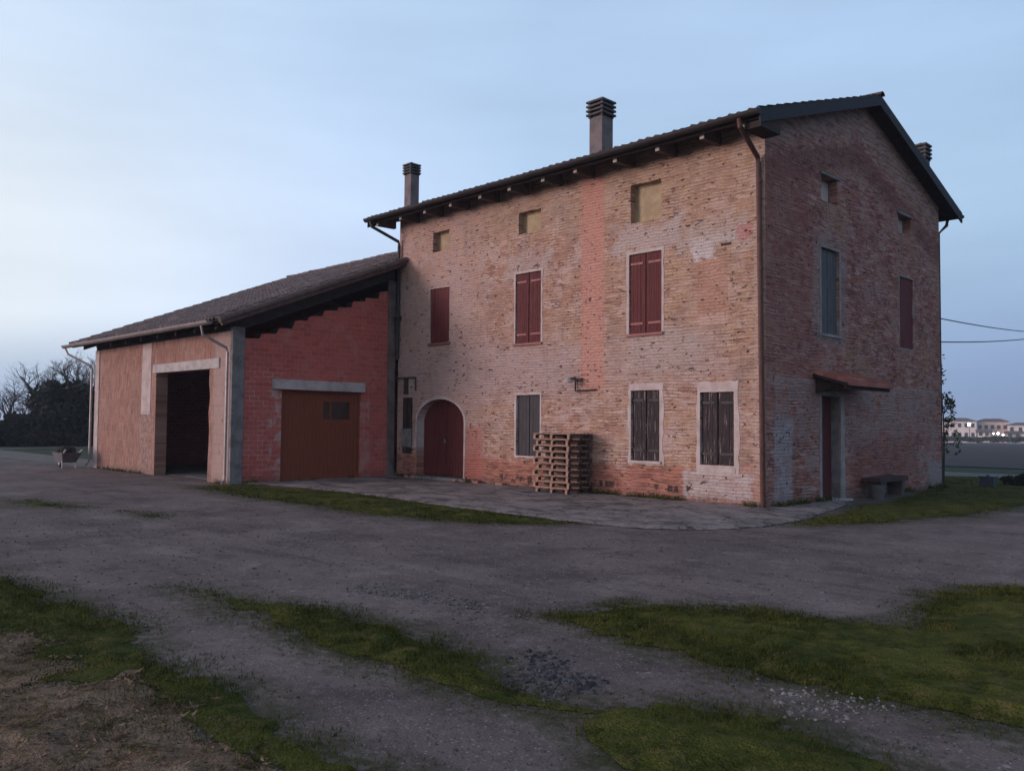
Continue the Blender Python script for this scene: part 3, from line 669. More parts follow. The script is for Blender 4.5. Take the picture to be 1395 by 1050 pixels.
# lintels, piers, beams
bm = BM(); box(bm, -16.78, -12.56, BY-.03, BY+.33, 2.95, 3.20, .01); obj('doorway_lintel', bm, M['concrete'], barn)
bm = BM(); box(bm, -17.60, -16.96, BY-.02, BY-.002, 1.75, 3.85, .012); obj('pier_render', bm, M['plaster'], barn)
bm = BM(); box(bm, BX0-.01, BX0+.35, BY-.02, BY-.002, -.1, 3.85, .01); obj('pier_render', bm, M['plaster'], barn)
bm = BM(); box(bm, BX1-.05, BX1+.05, BY-.06, -4.71, -.1, 3.95, .008); obj('corner_pier', bm, M['concrete_dark'], barn)
bm = BM(); box(bm, BX1-.05, BX1+.05, -.26, -.02, -.1, 5.7, .012); obj('corner_pier', bm, mat_plaster('pier_brown', (.17, .125, .115), (.10, .072, .068)), barn)
bm = BM(); prism(bm, [(BX1-.28, -4.95, bz(-4.95)-.10), (BX1-.28, -.02, bz(-.02)-.10), (BX1-.28, -.02, bz(-.02)-.50), (BX1-.28, -4.95, bz(-4.95)-.50)], (.26, 0, 0)); obj('roof_beam', bm, mat_plaster('beam_dark', (.045, .044, .05), (.03, .029, .032)), barn)
bm = BM(); box(bm, BX1-.1, BX1+.12, -3.90, -1.08, 2.43, 2.68, .008); obj('door_lintel', bm, M['concrete'], barn)
# orange boarded door
bm = BM(); slab_y = lambda bm, y0, y1, z0, z1, d0, d1: box(bm, BX1-d1, BX1-d0, y0, y1, z0, z1)
for r in ((-3.62, -3.56, .02, 2.42), (-1.21, -1.15, .02, 2.42), (-3.56, -1.21, 2.36, 2.42)): slab_y(bm, *r, .05, .15)
od = obj('boarded_door', bm, M['orange_y'], barn); od['label'] = 'orange brown boarded double door with small panes'
for a, b, panes in ((-3.555, -2.94, 0), (-2.92, -1.215, 1)):
    bm = BM(); n = int((b-a)/.12); w = (b-a)/n
    for i in range(n):
        y0 = a+i*w; zt2 = 2.35
        if panes and .3 < i/n < .85: 
            slab_y(bm, y0+.001, y0+w-.001, .06, 1.66, .09, .125); slab_y(bm, y0+.001, y0+w-.001, 2.14, zt2, .09, .125)
        else: slab_y(bm, y0+.001, y0+w-.001, .06, zt2, .09, .125)
    for z in (.3, 1.3): slab_y(bm, a+.02, b-.02, z, z+.09, .076, .089)
    lf = obj('door_leaf', bm, M['orange_y'], od)
    if panes:
        bm = BM(); slab_y(bm, a+.3, b-.15, 1.6, 2.2, .128, .134); obj('pane', bm, M['glass'], lf) if False else obj('pane', bm, M['glass'], od)
        bm = BM(); slab_y(bm, a+.82, a+.87, 1.66, 2.14, .10, .12); obj('glazing_bar', bm, M['orange_y'], od)
# roof
VX0, VX1 = -22.3, -11.66
bm = BM(); tile_slope(bm, VX0, VX1, -5.58, bz(-5.58), RY, RZ, .22, .38, .06); tile_slope(bm, VX0, VX1, 2*RY+5.58, bz(-5.58), RY, RZ, .22, .38, .06, 4)
tile_slope(bm, VX1, VX1+.34, -5.58, bz(-5.58), -.03, bz(-.03), .17, .38, .05)
broof = obj('roof', bm, M['tile_barn'], barn)
bm = BM(); ridge_tiles(bm, VX0, VX1-.02, RY, RZ+.03); obj('ridge_tiles', bm, M['tile_barn'], broof)
bm = BM(); 
for s_ in (1, -1):
    Y = (lambda y: y) if s_ > 0 else (lambda y: 2*RY-y)
    prism(bm, [(VX0+.03, Y(-5.5), bz(-5.5)-.06), (VX0+.03, Y(RY), RZ-.06), (VX0+.03, Y(RY), RZ-.16), (VX0+.03, Y(-5.5), bz(-5.5)-.14)], (VX1-VX0-.04, 0, 0))
prism(bm, [(VX1-.008, -5.5, bz(-5.5)-.06), (VX1-.008, -.03, bz(-.03)-.06), (VX1-.008, -.03, bz(-.03)-.12), (VX1-.008, -5.5, bz(-5.5)-.12)], (.33, 0, 0))
obj('soffit', bm, M['dark_wood'], broof)
bm = BM()
vx = VX1+.36
tube(bm, [(vx, -5.62, bz(-5.62)-.02), (vx, -.02, bz(-.02)-.02)], .085, 10); tube(bm, [(vx-.04, -5.55, bz(-5.55)-.13), (vx-.04, -.02, bz(-.02)-.13)], .06, 10)
obj('verge_tiles', bm, mat_plain('verge_clay', (.13, .09, .08), .4, .7), broof)
for i in range(9): 
    bm = BM(); x = -21.3+i*1.18; prism(bm, [(x-.05, -5.45, bz(-5.45)-.27), (x-.05, -5.45, bz(-5.45)-.15), (x-.05, -4.6, bz(-4.6)-.15), (x-.05, -4.6, bz(-4.6)-.27)], (.1, 0, 0)); obj('rafter_end', bm, M['dark_wood'], barn)
bm = BM(); half_gutter(bm, -22.55, -11.70, -5.68, bz(-5.58)-.04, .085); obj('gutter', bm, M['pipe_grey'], barn)
def dpipe(pts, mat, r=.036): 
    bm = BM(); tube(bm, pts, r, 10); return obj('downpipe', bm, mat, barn)
dpipe([(-12.15, -5.68, 3.95), (-12.15, -5.64, 3.72), (-11.93, -5.12, 3.42), (-11.93, -5.09, 3.30), (-11.93, -5.09, .22), (-11.90, -5.12, .10), (-11.82, -5.22, .05)], M['pipe_grey'])
dpipe([(-22.42, -5.68, 3.95), (-22.3, -5.62, 3.75), (-21.62, -5.12, 3.36), (-21.62, -5.08, 3.25), (-21.62, -5.08, .22), (-21.62, -5.2, .06)], M['pipe_grey'])

# things inside the barn, hardly visible
def drum(loc, label):
    t = empty('drum', loc, label, 'drum'); x, y, z = loc
    bm = BM(); tube(bm, [(x, y, z), (x, y, z+.28), (x, y, z+.30), (x, y, z+.56), (x, y, z+.58), (x, y, z+.86)], [.28, .285, .30, .285, .30, .28], 20); obj('body', bm, mat_plain('drum_blue', (.10, .12, .15), .3, .5), t)
    bm = BM(); tube(bm, [(x, y, z+.86), (x, y, z+.89)], [.29, .29], 20); obj('lid', bm, mat_plain('drum_lid', (.38, .35, .33), .3, .6), t)
drum((-17.3, -1.6, .02), 'blue grey drum with pale lid standing inside the dark barn doorway')
t = empty('workbench', (-16.2, 1.0, .02), 'dark wooden workbench deep inside the barn doorway', 'workbench')
bm = BM(); box(bm, -17.4, -15.2, .7, 1.4, .82, .9); obj('bench_top', bm, M['rafter'], t)
for sx in (-17.3, -15.35):
    for sy in (.78, 1.25): bm = BM(); box(bm, sx, sx+.08, sy, sy+.08, .02, .819); obj('leg', bm, M['rafter'], t)

# ================================================================== PALLETS
pal_m = NT('pallet_wood', .85)
gr = pal_m.noise(pal_m.vmul(pal_m.oc, (3, 3, 20)), 3, 4, .6); ri = pal_m.t.nodes.new('ShaderNodeObjectInfo').outputs['Random']; nn = pal_m.noise(pal_m.vadd(pal_m.oc, pal_m.vec(pal_m.mul(ri, 9), 0, 0)), 4, 4, .6)
cc = pal_m.mix(pal_m.ss(gr, .3, .7), (.43, .27, .205), (.28, .165, .125)); cc = pal_m.mix(pal_m.ss(nn, .4, .7, 0, .6), cc, (.20, .13, .10)); cc = pal_m.mix(pal_m.mul(ri, .5), cc, (.27, .17, .13))
sn = pal_m.t.nodes.new('ShaderNodeSeparateXYZ'); pal_m.t.links.new(pal_m.norm, sn.inputs[0])
cc = pal_m.mix(pal_m.ss(pal_m.math('ABSOLUTE', sn.outputs[0]), .6, .8), cc, pal_m.mix(pal_m.ss(nn, .4, .6), (.045, .026, .021), (.085, .052, .042)))    # x-facing faces darkened: the stack's shaded side put into the colour
M['pallet'] = pal_m.out(cc, gr, .3, .01)
M['pallet_block_shade'] = mat_plain('pallet_block_shade_wood', (.09, .058, .048), .45, .9)  # inner blocks coloured dark to paint in the shade between the decks
def make_pallet(w, d, h):
    t = empty('pallet', (0, 0, 0), '', 'pallet', 'wooden pallets in one stack')
    bm = BM(); n = 7; bw = d/(n+(n-1)*.35)
    for i in range(n): y = -d/2+i*bw*1.35; box(bm, -w/2, w/2, y, y+bw, h-.016, h, .0015)
    for x in (-w/2, -.05, w/2-.1): box(bm, x, x+.1, -d/2+.03, d/2-.03, h-.038, h-.0165, .0015)
    obj('top_deck', bm, M['pallet'], t)
    for y in (-d/2+.0, -.05, d/2-.1):
        bm = BM(); box(bm, -w/2+.004, w/2-.004, y, y+.1, .0, .016, .0015); obj('bottom_board', bm, M['pallet'], t)
    for x in (-w/2, -.06, w/2-.12):
        for y in (-d/2+.002, -.05, d/2-.102):
            bm = BM(); xw = .065 if y < -.2 else .2; x_ = -w/2+.004 if x == -w/2 else (w/2-.004-xw if x > 0 else -xw/2); box(bm, x_, x_+xw, y, y+.098, .0165, h-.0385, .001); obj('block', bm, M['pallet'] if y < -.2 else M['pallet_block_shade'], t)  # blocks behind the front row widened and darkened so the gaps look shaded
    return t
pa, pb = make_pallet(1.10, .80, .134), make_pallet(.97, .74, .134)
words = ['topmost', 'second from the top', 'third from the top', 'fourth from the top', 'fifth from the top', 'fifth from the bottom', 'fourth from the bottom', 'third from the bottom', 'second from the bottom', 'bottom']
for i in range(10):
    src = pa if i % 2 == 0 else pb
    o = src if i < 2 else copy_tree(src)
    wide = i % 2 == 0
    o.location = (-4.82+random.uniform(-.015, .015)-(0 if wide else .0), -.455+random.uniform(-.01, .01), .03+(9-i)*.1355)
    o.rotation_euler.z = random.uniform(-.012, .012)
    if i == 0: lab = 'topmost wooden pallet of the stack against the farmhouse front'
    elif i == 9: lab = 'bottom wooden pallet of the stack, resting on the paving'
    else: lab = '%s wooden pallet, %s of ten in the stack' % ('wide' if wide else 'narrower', words[i])
    o['label'] = lab

# ================================================================== GROUND
def ground_z(x, y):
    return -.05-np.clip(y-45, 0, 215)*.0145
xs = np.unique(np.concatenate([np.linspace(-1400, -120, 20), np.linspace(-120, 60, 46), np.linspace(60, 1000, 15)]))
ys = np.unique(np.concatenate([np.linspace(-600, -60, 8), np.linspace(-60, 300, 90), np.linspace(300, 1700, 16)]))
X, Y = np.meshgrid(xs, ys); Z = ground_z(X, Y)
v, f = clip_sheet(X, Y, Z, np.ones_like(X))
s = NT('meadow'); n1 = s.noise(s.pos, .15, 5, .65); n2 = s.noise(s.pos, 2.5, 5, .7); n3 = s.noise(s.pos, 25, 4, .7)
c = s.mix(s.ss(n1, .35, .65), (.030, .048, .020), (.055, .062, .028)); c = s.mix(s.ss(n2, .45, .7, 0, .6), c, (.070, .062, .036)); c = s.mix(s.ss(n3, .45, .75, 0, .6), c, (.018, .028, .011))
tag(np_obj('ground', v, f, s.out(c, s.add(n2, n3), .8, .08), smooth=True), kind='structure')

# polygons traced on the photograph, dropped onto the ground
G = lambda pts: [gp(*p) for p in pts]
P_left = G([(-700, 640), (-250, 712), (0, 786), (60, 808), (130, 838), (200, 878), (260, 918), (330, 953), (400, 983), (470, 1013), (545, 1052), (640, 1150), (700, 1500), (-1500, 1500), (-1500, 700)])
P_strip = G([(235, 800), (300, 810), (360, 820), (430, 828), (500, 842), (560, 856), (620, 880), (660, 895), (682, 925), (690, 940), (740, 955), (790, 966), (830, 972), (800, 985), (740, 972), (690, 962), (620, 940), (540, 915), (450, 890), (380, 864), (320, 836)])
P_mid = G([(806, 985), (850, 970), (940, 966), (1040, 984), (1120, 1008), (1250, 1050), (1420, 1130), (1100, 1200), (870, 1052), (828, 1010)])
P_right = G([(712, 838), (800, 838), (900, 830), (1000, 833), (1100, 843), (1200, 846), (1250, 826), (1290, 812), (1395, 808), (1700, 802), (2200, 930), (1900, 1130), (1395, 1016), (1300, 990), (1200, 965), (1100, 940), (1000, 915), (900, 895), (830, 880), (760, 856)])
P_verge = G([(275, 664), (330, 661), (400, 667), (470, 673), (560, 685), (650, 697), (785, 713), (700, 714), (600, 708), (500, 700), (400, 685), (330, 675)])
P_gable = G([(1085, 716), (1130, 702), (1170, 690), (1210, 684), (1283, 664)])+[(.2, 9.4), (-2, 13.2), (-2, 14.2), (20, 17), (26, 14)]+G([(1395, 690), (1300, 704), (1200, 713)])
P_tuft = G([(5, 682), (50, 681), (95, 688), (110, 693), (60, 692), (10, 688)])
P_tuft2 = G([(170, 697), (215, 700), (240, 708), (190, 706)])
P_pave = G([(316, 660), (400, 664), (470, 671), (560, 684), (650, 696), (790, 713), (850, 720), (950, 723), (1040, 719), (1100, 709), (1150, 690)])+[(.2, 3.0), (.0, 3.0), (0, .3), (-11.9, .3), (-11.9, -4.9)]
P_pave = [p for p in P_pave]
P_leaf = G([(-700, 760), (-250, 800), (0, 862), (60, 862), (130, 888), (180, 905), (250, 960), (330, 985), (400, 1010), (470, 1055), (540, 1150), (560, 1500), (-1500, 1500), (-1500, 800)])
P_dark = G([(690, 893), (760, 905), (840, 925), (900, 948), (880, 968), (800, 962), (730, 950), (690, 930), (665, 905)])
P_white = G([(1062, 958), (1110, 948), (1160, 955), (1165, 975), (1110, 985), (1070, 975)])
P_light = G([(460, 792), (560, 800), (640, 818), (720, 842), (640, 842), (560, 822), (480, 806)])

def yard_z(x, y):
    r = .012+.022*fbm(x, y, .7, 4, 3)+.012*fbm(x, y, 3.1, 3, 8)+.006*fbm(x, y, 11, 2, 31)
    return np.maximum(r, -.02)
def fields(x, y):
    """signed masks in metres with ragged edges: grass, leaf litter, paving"""
    j = .9*fbm(x, y, .9, 5, 21)+.40*fbm(x, y, 4.5, 3, 5)+.22*fbm(x, y, 13, 2, 6)
    near = np.clip(np.hypot(x-CAM.x, y-CAM.y)/9, .45, 1.6)
    g = np.maximum.reduce([sdf(P_left, x, y)+.55*j, sdf(P_strip, x, y)+.40*j-.03, sdf(P_mid, x, y)+.45*j, sdf(P_right, x, y)+.85*j, sdf(P_gable, x, y)+.6*j,
                           sdf(P_verge, x, y)+.35*j+.05, sdf(P_tuft, x, y)+.8*j-.1, sdf(P_tuft2, x, y)+.8*j-.15])
    lf = np.minimum(sdf(P_leaf, x, y)+.7*j-.08, (.215-fbm(x, y, 1.3, 4, 61))*1.6)
    pv = sdf(P_pave, x, y)+.30*j
    return g, lf, pv
def grid(x0, x1, y0, y1, st):
    return np.meshgrid(np.arange(x0, x1+st/2, st), np.arange(y0, y1+st/2, st))
# gravel yard
Xy, Yy = grid(-48, 30, -24, 9, .16)
P_yard = [(-60, -5.3), (-21.6, -5.2), (-21.6, 1), (0, 1), (0, 8.2), (30, 12), (34, -26), (-60, -26)]
Zy = yard_z(Xy, Yy)
v, f = clip_sheet(Xy, Yy, Zy, sdf(P_yard, Xy, Yy)+.8*fbm(Xy, Yy, .5, 4, 40))
s = NT('yard_gravel', .95); s.b.inputs['Specular IOR Level'].default_value = .08
P = s.pos; n1 = s.noise(P, .35, 5, .6); n2 = s.noise(P, 1.6, 6, .7); n3 = s.noise(P, 12, 4, .7)
st_ = s.noise(s.vmul(P, (.22, 1.5, 1)), 1, 5, .65)                        # wheel-worn streaks along the yard
vc = s.voro(P, 55, out='Color'); sv = s.t.nodes.new('ShaderNodeSeparateColor'); s.t.links.new(vc, sv.inputs[0]); vd = s.voro(P, 55)
vc2 = s.voro(P, 14, out='Color'); sv2 = s.t.nodes.new('ShaderNodeSeparateColor'); s.t.links.new(vc2, sv2.inputs[0]); vd2 = s.voro(P, 14)
c = s.mix(s.ss(n1, .35, .65), (.135, .100, .094), (.185, .138, .128)); c = s.mix(s.ss(st_, .52, .72, 0, .7), c, (.225, .172, .158)); c = s.mix(s.ss(st_, .46, .30, 0, .7), c, (.075, .055, .053))
n4 = s.noise(s.vadd(P, (17, 5, 0)), .8, 6, .7)
c = s.mix(s.ss(n2, .52, .66, 0, .55), c, (.080, .058, .056)); c = s.mix(s.ss(s.noise(s.vadd(P, (3, 8, 0)), 2.6, 5, .7), .56, .68, 0, .5), c, (.24, .195, .18)); c = s.mix(s.ss(n4, .52, .66, 0, .6), c, (.25, .195, .18)); c = s.mix(s.ss(n4, .47, .36, 0, .6), c, (.080, .055, .054)); c = s.mix(s.ss(n3, .5, .75, 0, .5), c, (.06, .05, .05))
c = s.mix(s.mul(s.ss(sv.outputs[0], .80, .98), s.ss(vd, .5, .25)), c, (.30, .28, .27)); c = s.mix(s.mul(s.ss(sv.outputs[1], .75, .95), s.ss(vd, .5, .25)), c, (.04, .036, .038))
c = s.mix(s.mul(s.mul(s.ss(sv2.outputs[0], .88, .98), s.ss(vd2, .35, .2)), .8), c, (.28, .26, .25))
at = s.t.nodes.new('ShaderNodeAttribute'); at.attribute_name = 'moss'
mo = s.mul(at.outputs['Fac'], s.ss(s.add(n3, s.mul(n2, .6)), .62, .92))
c = s.mix(mo, c, (.045, .046, .018)); c = s.mix(s.mul(at.outputs['Fac'], .35), c, (.055, .052, .028))
yo = tag(np_obj('gravel_yard', v, f, s.out(c, s.add(s.add(s.mul(n2, .8), n3), s.mul(s.math('SUBTRACT', 1., vd), .25)), .7, .015), smooth=True), kind='structure')
va = np.array(v); g_, l_, p_ = fields(va[:, 0], va[:, 1]); fade = np.clip(.3+np.hypot(va[:, 0]-CAM.x, va[:, 1]-CAM.y)*.03, .35, 1.)
attr = yo.data.attributes.new('moss', 'FLOAT', 'POINT'); attr.data.foreach_set('value', np.clip(1+g_/fade, 0, 1).astype(np.float32)**1.6)
# broken paving along the house
Xp, Yp = grid(-12.2, 1.4, -7.2, 3.4, .08)
g_, l_, p_ = fields(Xp, Yp)
Zp = yard_z(Xp, Yp)+.006+np.clip(p_, 0, .12)*.28+.02*fbm(Xp, Yp, 1.1, 3, 77)*np.clip(p_*4, 0, 1)
v, f = clip_sheet(Xp, Yp, Zp, p_)
s = NT('broken_paving', .9); P = s.pos; w = s.noise(P, 2.2, 4, .65, col=True); Pd = s.vadd(P, s.vmul(w, (.5, .5, 0)))
e = s.voro(Pd, 1.15, 'DISTANCE_TO_EDGE'); e2 = s.voro(Pd, 3.4, 'DISTANCE_TO_EDGE'); n = s.noise(P, 1.1, 5, .65); n2 = s.noise(P, 14, 4, .7); sx = s.noise(s.vmul(P, (.8, 3, 1)), 1.3, 5, .7)
c = s.mix(s.ss(n, .35, .65), (.275, .225, .21), (.185, .15, .14)); c = s.mix(s.ss(n2, .45, .75, 0, .6), c, (.095, .080, .074)); c = s.mix(s.ss(sx, .53, .62, 0, .85), c, (.055, .052, .045))
c = s.mix(s.mul(s.ss(e, .05, .01, 0, .55), s.ss(n, .42, .56)), c, (.035, .032, .028)); c = s.mix(s.mul(s.ss(e2, .05, .01), s.ss(n, .42, .6)), c, (.04, .038, .035))
tag(np_obj('paving', v, f, s.out(c, s.add(s.add(s.mul(s.ss(e, 0, .07), .45), s.mul(s.ss(e2, 0, .05), .4)), s.add(n2, s.mul(sx, -.8))), .8, .025), smooth=True), kind='structure')

# turf sheets and blades
def grass_mat(name, a, b, c3, d):
    s = NT(name, .9); n = s.noise(s.pos, 1.4, 6, .7); n2 = s.noise(s.pos, 7, 4, .7); n3 = s.noise(s.pos, 60, 2, .6)
    c = s.mix(s.ss(n, .40, .60), a, b); c = s.mix(s.ss(n2, .50, .64, 0, .75), c, c3); c = s.mix(s.ss(s.noise(s.vadd(s.pos, (9, 2, 4)), 5, 4, .7), .52, .66, 0, .7), c, d); c = s.mix(s.ss(n3, .4, .75, 0, .6), c, d)
    s.b.inputs['Specular IOR Level'].default_value = .03
    return s.out(c, s.add(n2, n3), .9, .03)
M['turf'] = grass_mat('turf', (.046, .056, .013), (.094, .096, .022), (.128, .104, .038), (.020, .026, .006))
M['litter'] = grass_mat('leaf_litter', (.200, .130, .086), (.270, .185, .128), (.085, .070, .022), (.045, .030, .018))
def blades(pts, hmin, hmax, wid, lean=.6):
    n = len(pts); a = RNG.uniform(0, 2*pi, n); h = RNG.uniform(hmin, hmax, n); l = RNG.uniform(.1, lean, n)*h; b = RNG.uniform(0, 2*pi, n)
    wv = np.stack([np.cos(a), np.sin(a), np.zeros(n)], 1)*wid[:, None]/2
    tip = pts+np.stack([np.cos(b)*l, np.sin(b)*l, h], 1)
    V = np.stack([pts-wv, pts+wv, tip], 1).reshape(-1, 3); Fc = np.arange(3*n).reshape(n, 3)
    return V, Fc
def scatter(x0, x1, y0, y1, n, which, lo=.0):
    x = RNG.uniform(x0, x1, n); y = RNG.uniform(y0, y1, n); g, l, p = fields(x, y)
    if which == 'grass': m = np.minimum(g, -l+.22); m = np.minimum(m, -p-.03)
    else: m = np.minimum(l-.04, g)
    k = m > RNG.uniform(-1, 0, n)**3*.34; return x[k], y[k], m[k]
def in_view(x, y, far=60):
    d = np.stack([x-CAM.x, y-CAM.y], 1); fx_, fy_ = -sin(YAW), cos(YAW)
    dep = d[:, 0]*fx_+d[:, 1]*fy_; lat = d[:, 0]*cos(YAW)+d[:, 1]*sin(YAW)
    return (dep > 1.5) & (np.abs(lat) < dep*.72+1.2) & (dep < far), dep
def turf(name, which, mat, mound, hrange, counts, label=None):
    VV = []; FF = []; off = 0
    for (x0, x1, y0, y1, st) in ((-6, 18, -20, -4, .07), (-48, -6, -24, -4, .16), (-6, 18, -4, 17, .14), (-14, -6, -8, -3.99, .09)):
        Xg, Yg = grid(x0, x1, y0, y1, st); g, l, p = fields(Xg, Yg)
        m = np.minimum(np.minimum(g, -l+.10), -p-.03)-.07*(1+3*fbm(Xg, Yg, 5, 3, 71)) if which == 'grass' else np.minimum(l-.04, g)
        Zg = yard_z(Xg, Yg)+.005+np.clip(m-.02, 0, .4)*mound*.6+np.clip(m*2.5, 0, 1)*(.045*(fbm(Xg, Yg, 2.6, 4, 51)+.15)+.05*fbm(Xg, Yg, 7.5, 3, 52))
        Zg = np.maximum(Zg, yard_z(Xg, Yg)+.005)
        if (m > 0).any():
            v, f = clip_sheet(Xg, Yg, Zg, m)
            VV.append(np.array(v)); FF += [tuple(i+off for i in q) for q in f]; off += len(v)
    for (x0, x1, y0, y1, n) in counts:
        x, y, m = scatter(x0, x1, y0, y1, n, which); k, dep = in_view(x, y); x, y, m, dep = x[k], y[k], m[k], dep[k]
        keep = RNG.uniform(0, 1, len(x)) < np.clip(11/dep, .12, 1); keep &= fbm(x, y, 2.3, 3, 91) > -.22
        x, y, m, dep = x[keep], y[keep], m[keep], dep[keep]
        z = yard_z(x, y)+.002+np.clip(m-.02, 0, .4)*mound*.6
        wid = np.clip(.0012*dep, .005, .03)*RNG.uniform(.7, 1.5, len(x)); hs = np.clip(dep/9, 1, 1.5)
        hh = np.where(RNG.uniform(0, 1, len(x)) > .985, 2.3, 1)*np.clip(.7+1.6*fbm(x, y, 1.6, 4, 33), .35, 1.6)
        V, Fc = blades(np.stack([x, y, z], 1), hrange[0]*hh, hrange[1]*hh, wid, 1.3 if which == 'litter' else .8)
        VV.append(V); FF += [tuple(q+off) for q in Fc]; off += len(V)
    if which == 'grass':                                    # weeds along the wall feet and in the paving joints, added for contact shadow
        n = 5200; t = RNG.uniform(0, 1, n); k = RNG.uniform(0, 1, n); e = np.abs(RNG.normal(0, .07, n))
        x = np.where(k < .45, -11.6+11.6*t, np.where(k < .75, .03+e, np.where(k < .9, -21.5+9.6*t, -11.77+e))); y = np.where(k < .45, -.03-e, np.where(k < .75, 9.3*t, np.where(k < .9, -5.0-e, -4.7+4.4*t)))
        keep = (fbm(x, y, 1.3, 4, 88) > .03) & ~((k > .75) & (k < .9) & (x > -16.6) & (x < -13.1)); x, y = x[keep], y[keep]
        g, l, p = fields(x, y); z = yard_z(x, y)+np.where(p > 0, .03, .0)
        V, Fc = blades(np.stack([x, y, z], 1), .03, .16, RNG.uniform(.012, .03, len(x)), .9); VV.append(V); FF += [tuple(q+off) for q in Fc]; off += len(V)
    if which == 'litter':                                   # flat fallen leaves and stalks over the bare soil
        x = RNG.uniform(-7, 8, 60000); y = RNG.uniform(-18, -9, 60000); g, l, p = fields(x, y); k = np.minimum(l, g) > 0; k &= fbm(x, y, 1.7, 4, 15) > -.12; x, y = x[k], y[k]; k, dep = in_view(x, y); x, y, dep = x[k], y[k], dep[k]
        z = yard_z(x, y)+.03+.02*fbm(x, y, 2.6, 4, 51); V, Fc = blades(np.stack([x, y, z], 1), .002, .022, RNG.uniform(.012, .045, len(x)), 2.5); V[2::3, :2] += RNG.normal(0, .02, (len(x), 2))
        VV.append(V); FF += [tuple(q+off) for q in Fc]; off += len(V)
    return tag(np_obj(name, np.concatenate(VV), FF, mat), kind='stuff')
near_c = [(-4, 14, -15, -5, 420000), (-12, 10, -10, 0, 200000), (-6, 16, -4, 16, 160000), (-30, -6, -20, -4, 60000)]
turf('grass', 'grass', M['turf'], .16, (.012, .042), near_c)
turf('leaf_litter', 'litter', M['litter'], .10, (.006, .045), [(-6, 8, -16, -9, 160000), (-20, -4, -22, -10, 20000)])
# stones: one mass of loose gravel
def stones(name, pts, sizes, mat):
    base = np.array([(1, 0, 0), (-1, 0, 0), (0, 1, 0), (0, -1, 0), (0, 0, .7), (0, 0, -.7), (.6, .6, .35), (-.6, .6, .3)]); fc = [(0, 6, 4), (6, 2, 4), (2, 7, 4), (7, 1, 4), (1, 3, 4), (3, 0, 4), (0, 2, 6), (2, 1, 7), (0, 5, 2), (2, 5, 1), (1, 5, 3), (3, 5, 0)]
    n = len(pts); V = base[None]*RNG.uniform(.6, 1.3, (n, 8, 1))*sizes[:, None, None]; a = RNG.uniform(0, 2*pi, n)
    x = V[:, :, 0]*np.cos(a)[:, None]-V[:, :, 1]*np.sin(a)[:, None]; y = V[:, :, 0]*np.sin(a)[:, None]+V[:, :, 1]*np.cos(a)[:, None]
    W = np.stack([x, y, V[:, :, 2]], 2)+pts[:, None, :]
    FF = (np.array(fc)[None]+np.arange(n)[:, None, None]*8).reshape(-1, 3)
    return tag(np_obj(name, W.reshape(-1, 3), FF, mat), kind='stuff')
def poly_pts(poly, n, soft=.4):
    P = np.array(poly); x = RNG.uniform(P[:, 0].min()-.3, P[:, 0].max()+.3, n); y = RNG.uniform(P[:, 1].min()-.3, P[:, 1].max()+.3, n)
    k = sdf(poly, x, y)+soft*fbm(x, y, 2.2, 3, 66) > RNG.uniform(-.05, .3, n); x, y = x[k], y[k]
    return np.stack([x, y, yard_z(x, y)+.004], 1)
ms = lambda nm, a, b: grass_mat(nm, a, b, tuple(k*.7 for k in a), tuple(k*.5 for k in a))
q = poly_pts(P_dark, 4200, .9); q[:, 2] -= .006; stones('gravel', q, .006+.026*RNG.uniform(0, 1, len(q))**3, ms('dark_stone', (.060, .056, .062), (.11, .10, .105)))
q = poly_pts(P_white, 1000, 1.1); q[:, 2] -= .004; stones('gravel', q, .005+.016*RNG.uniform(0, 1, len(q))**2, ms('pale_stone', (.33, .30, .30), (.19, .17, .17)))
q = poly_pts(P_light, 2500, .6); stones('gravel', q, RNG.uniform(.008, .022, len(q)), ms('mid_stone', (.20, .185, .18), (.14, .13, .125)))
x = RNG.uniform(-8, 12, 5000); y = RNG.uniform(-14.5, -3, 5000); g, l, p = fields(x, y); k = (g < .1) & (p < 0); x, y = x[k], y[k]
stones('gravel', np.stack([x, y, yard_z(x, y)+.003], 1), RNG.uniform(.005, .017, len(x))*np.where(RNG.uniform(0, 1, len(x)) > .97, 1.9, 1), ms('yard_stone', (.17, .14, .135), (.10, .08, .078)))
# rubble bricks fallen at the wall foot
rb = mat_plain('loose_brick_clay', (.36, .19, .14), .4, .9, obj_=True)
for i, (px, py) in enumerate(((640, 657), (650, 658), (664, 660), (672, 659), (683, 662), (690, 663), (560, 652), (575, 653))):
    bx, by = gp(px, py); bm = BM(); box(bm, -.12, .12, -.06, .06, 0, .07, .014); o = obj('loose_brick', bm, rb)
    o.location = (bx, min(by, -.12), .04); o.rotation_euler = (random.uniform(-.2, .2), random.uniform(-.2, .2), random.uniform(0, 3))
    tag(o, 'broken brick fallen at the wall foot by the arched door', 'brick', 'loose bricks at the wall foot')

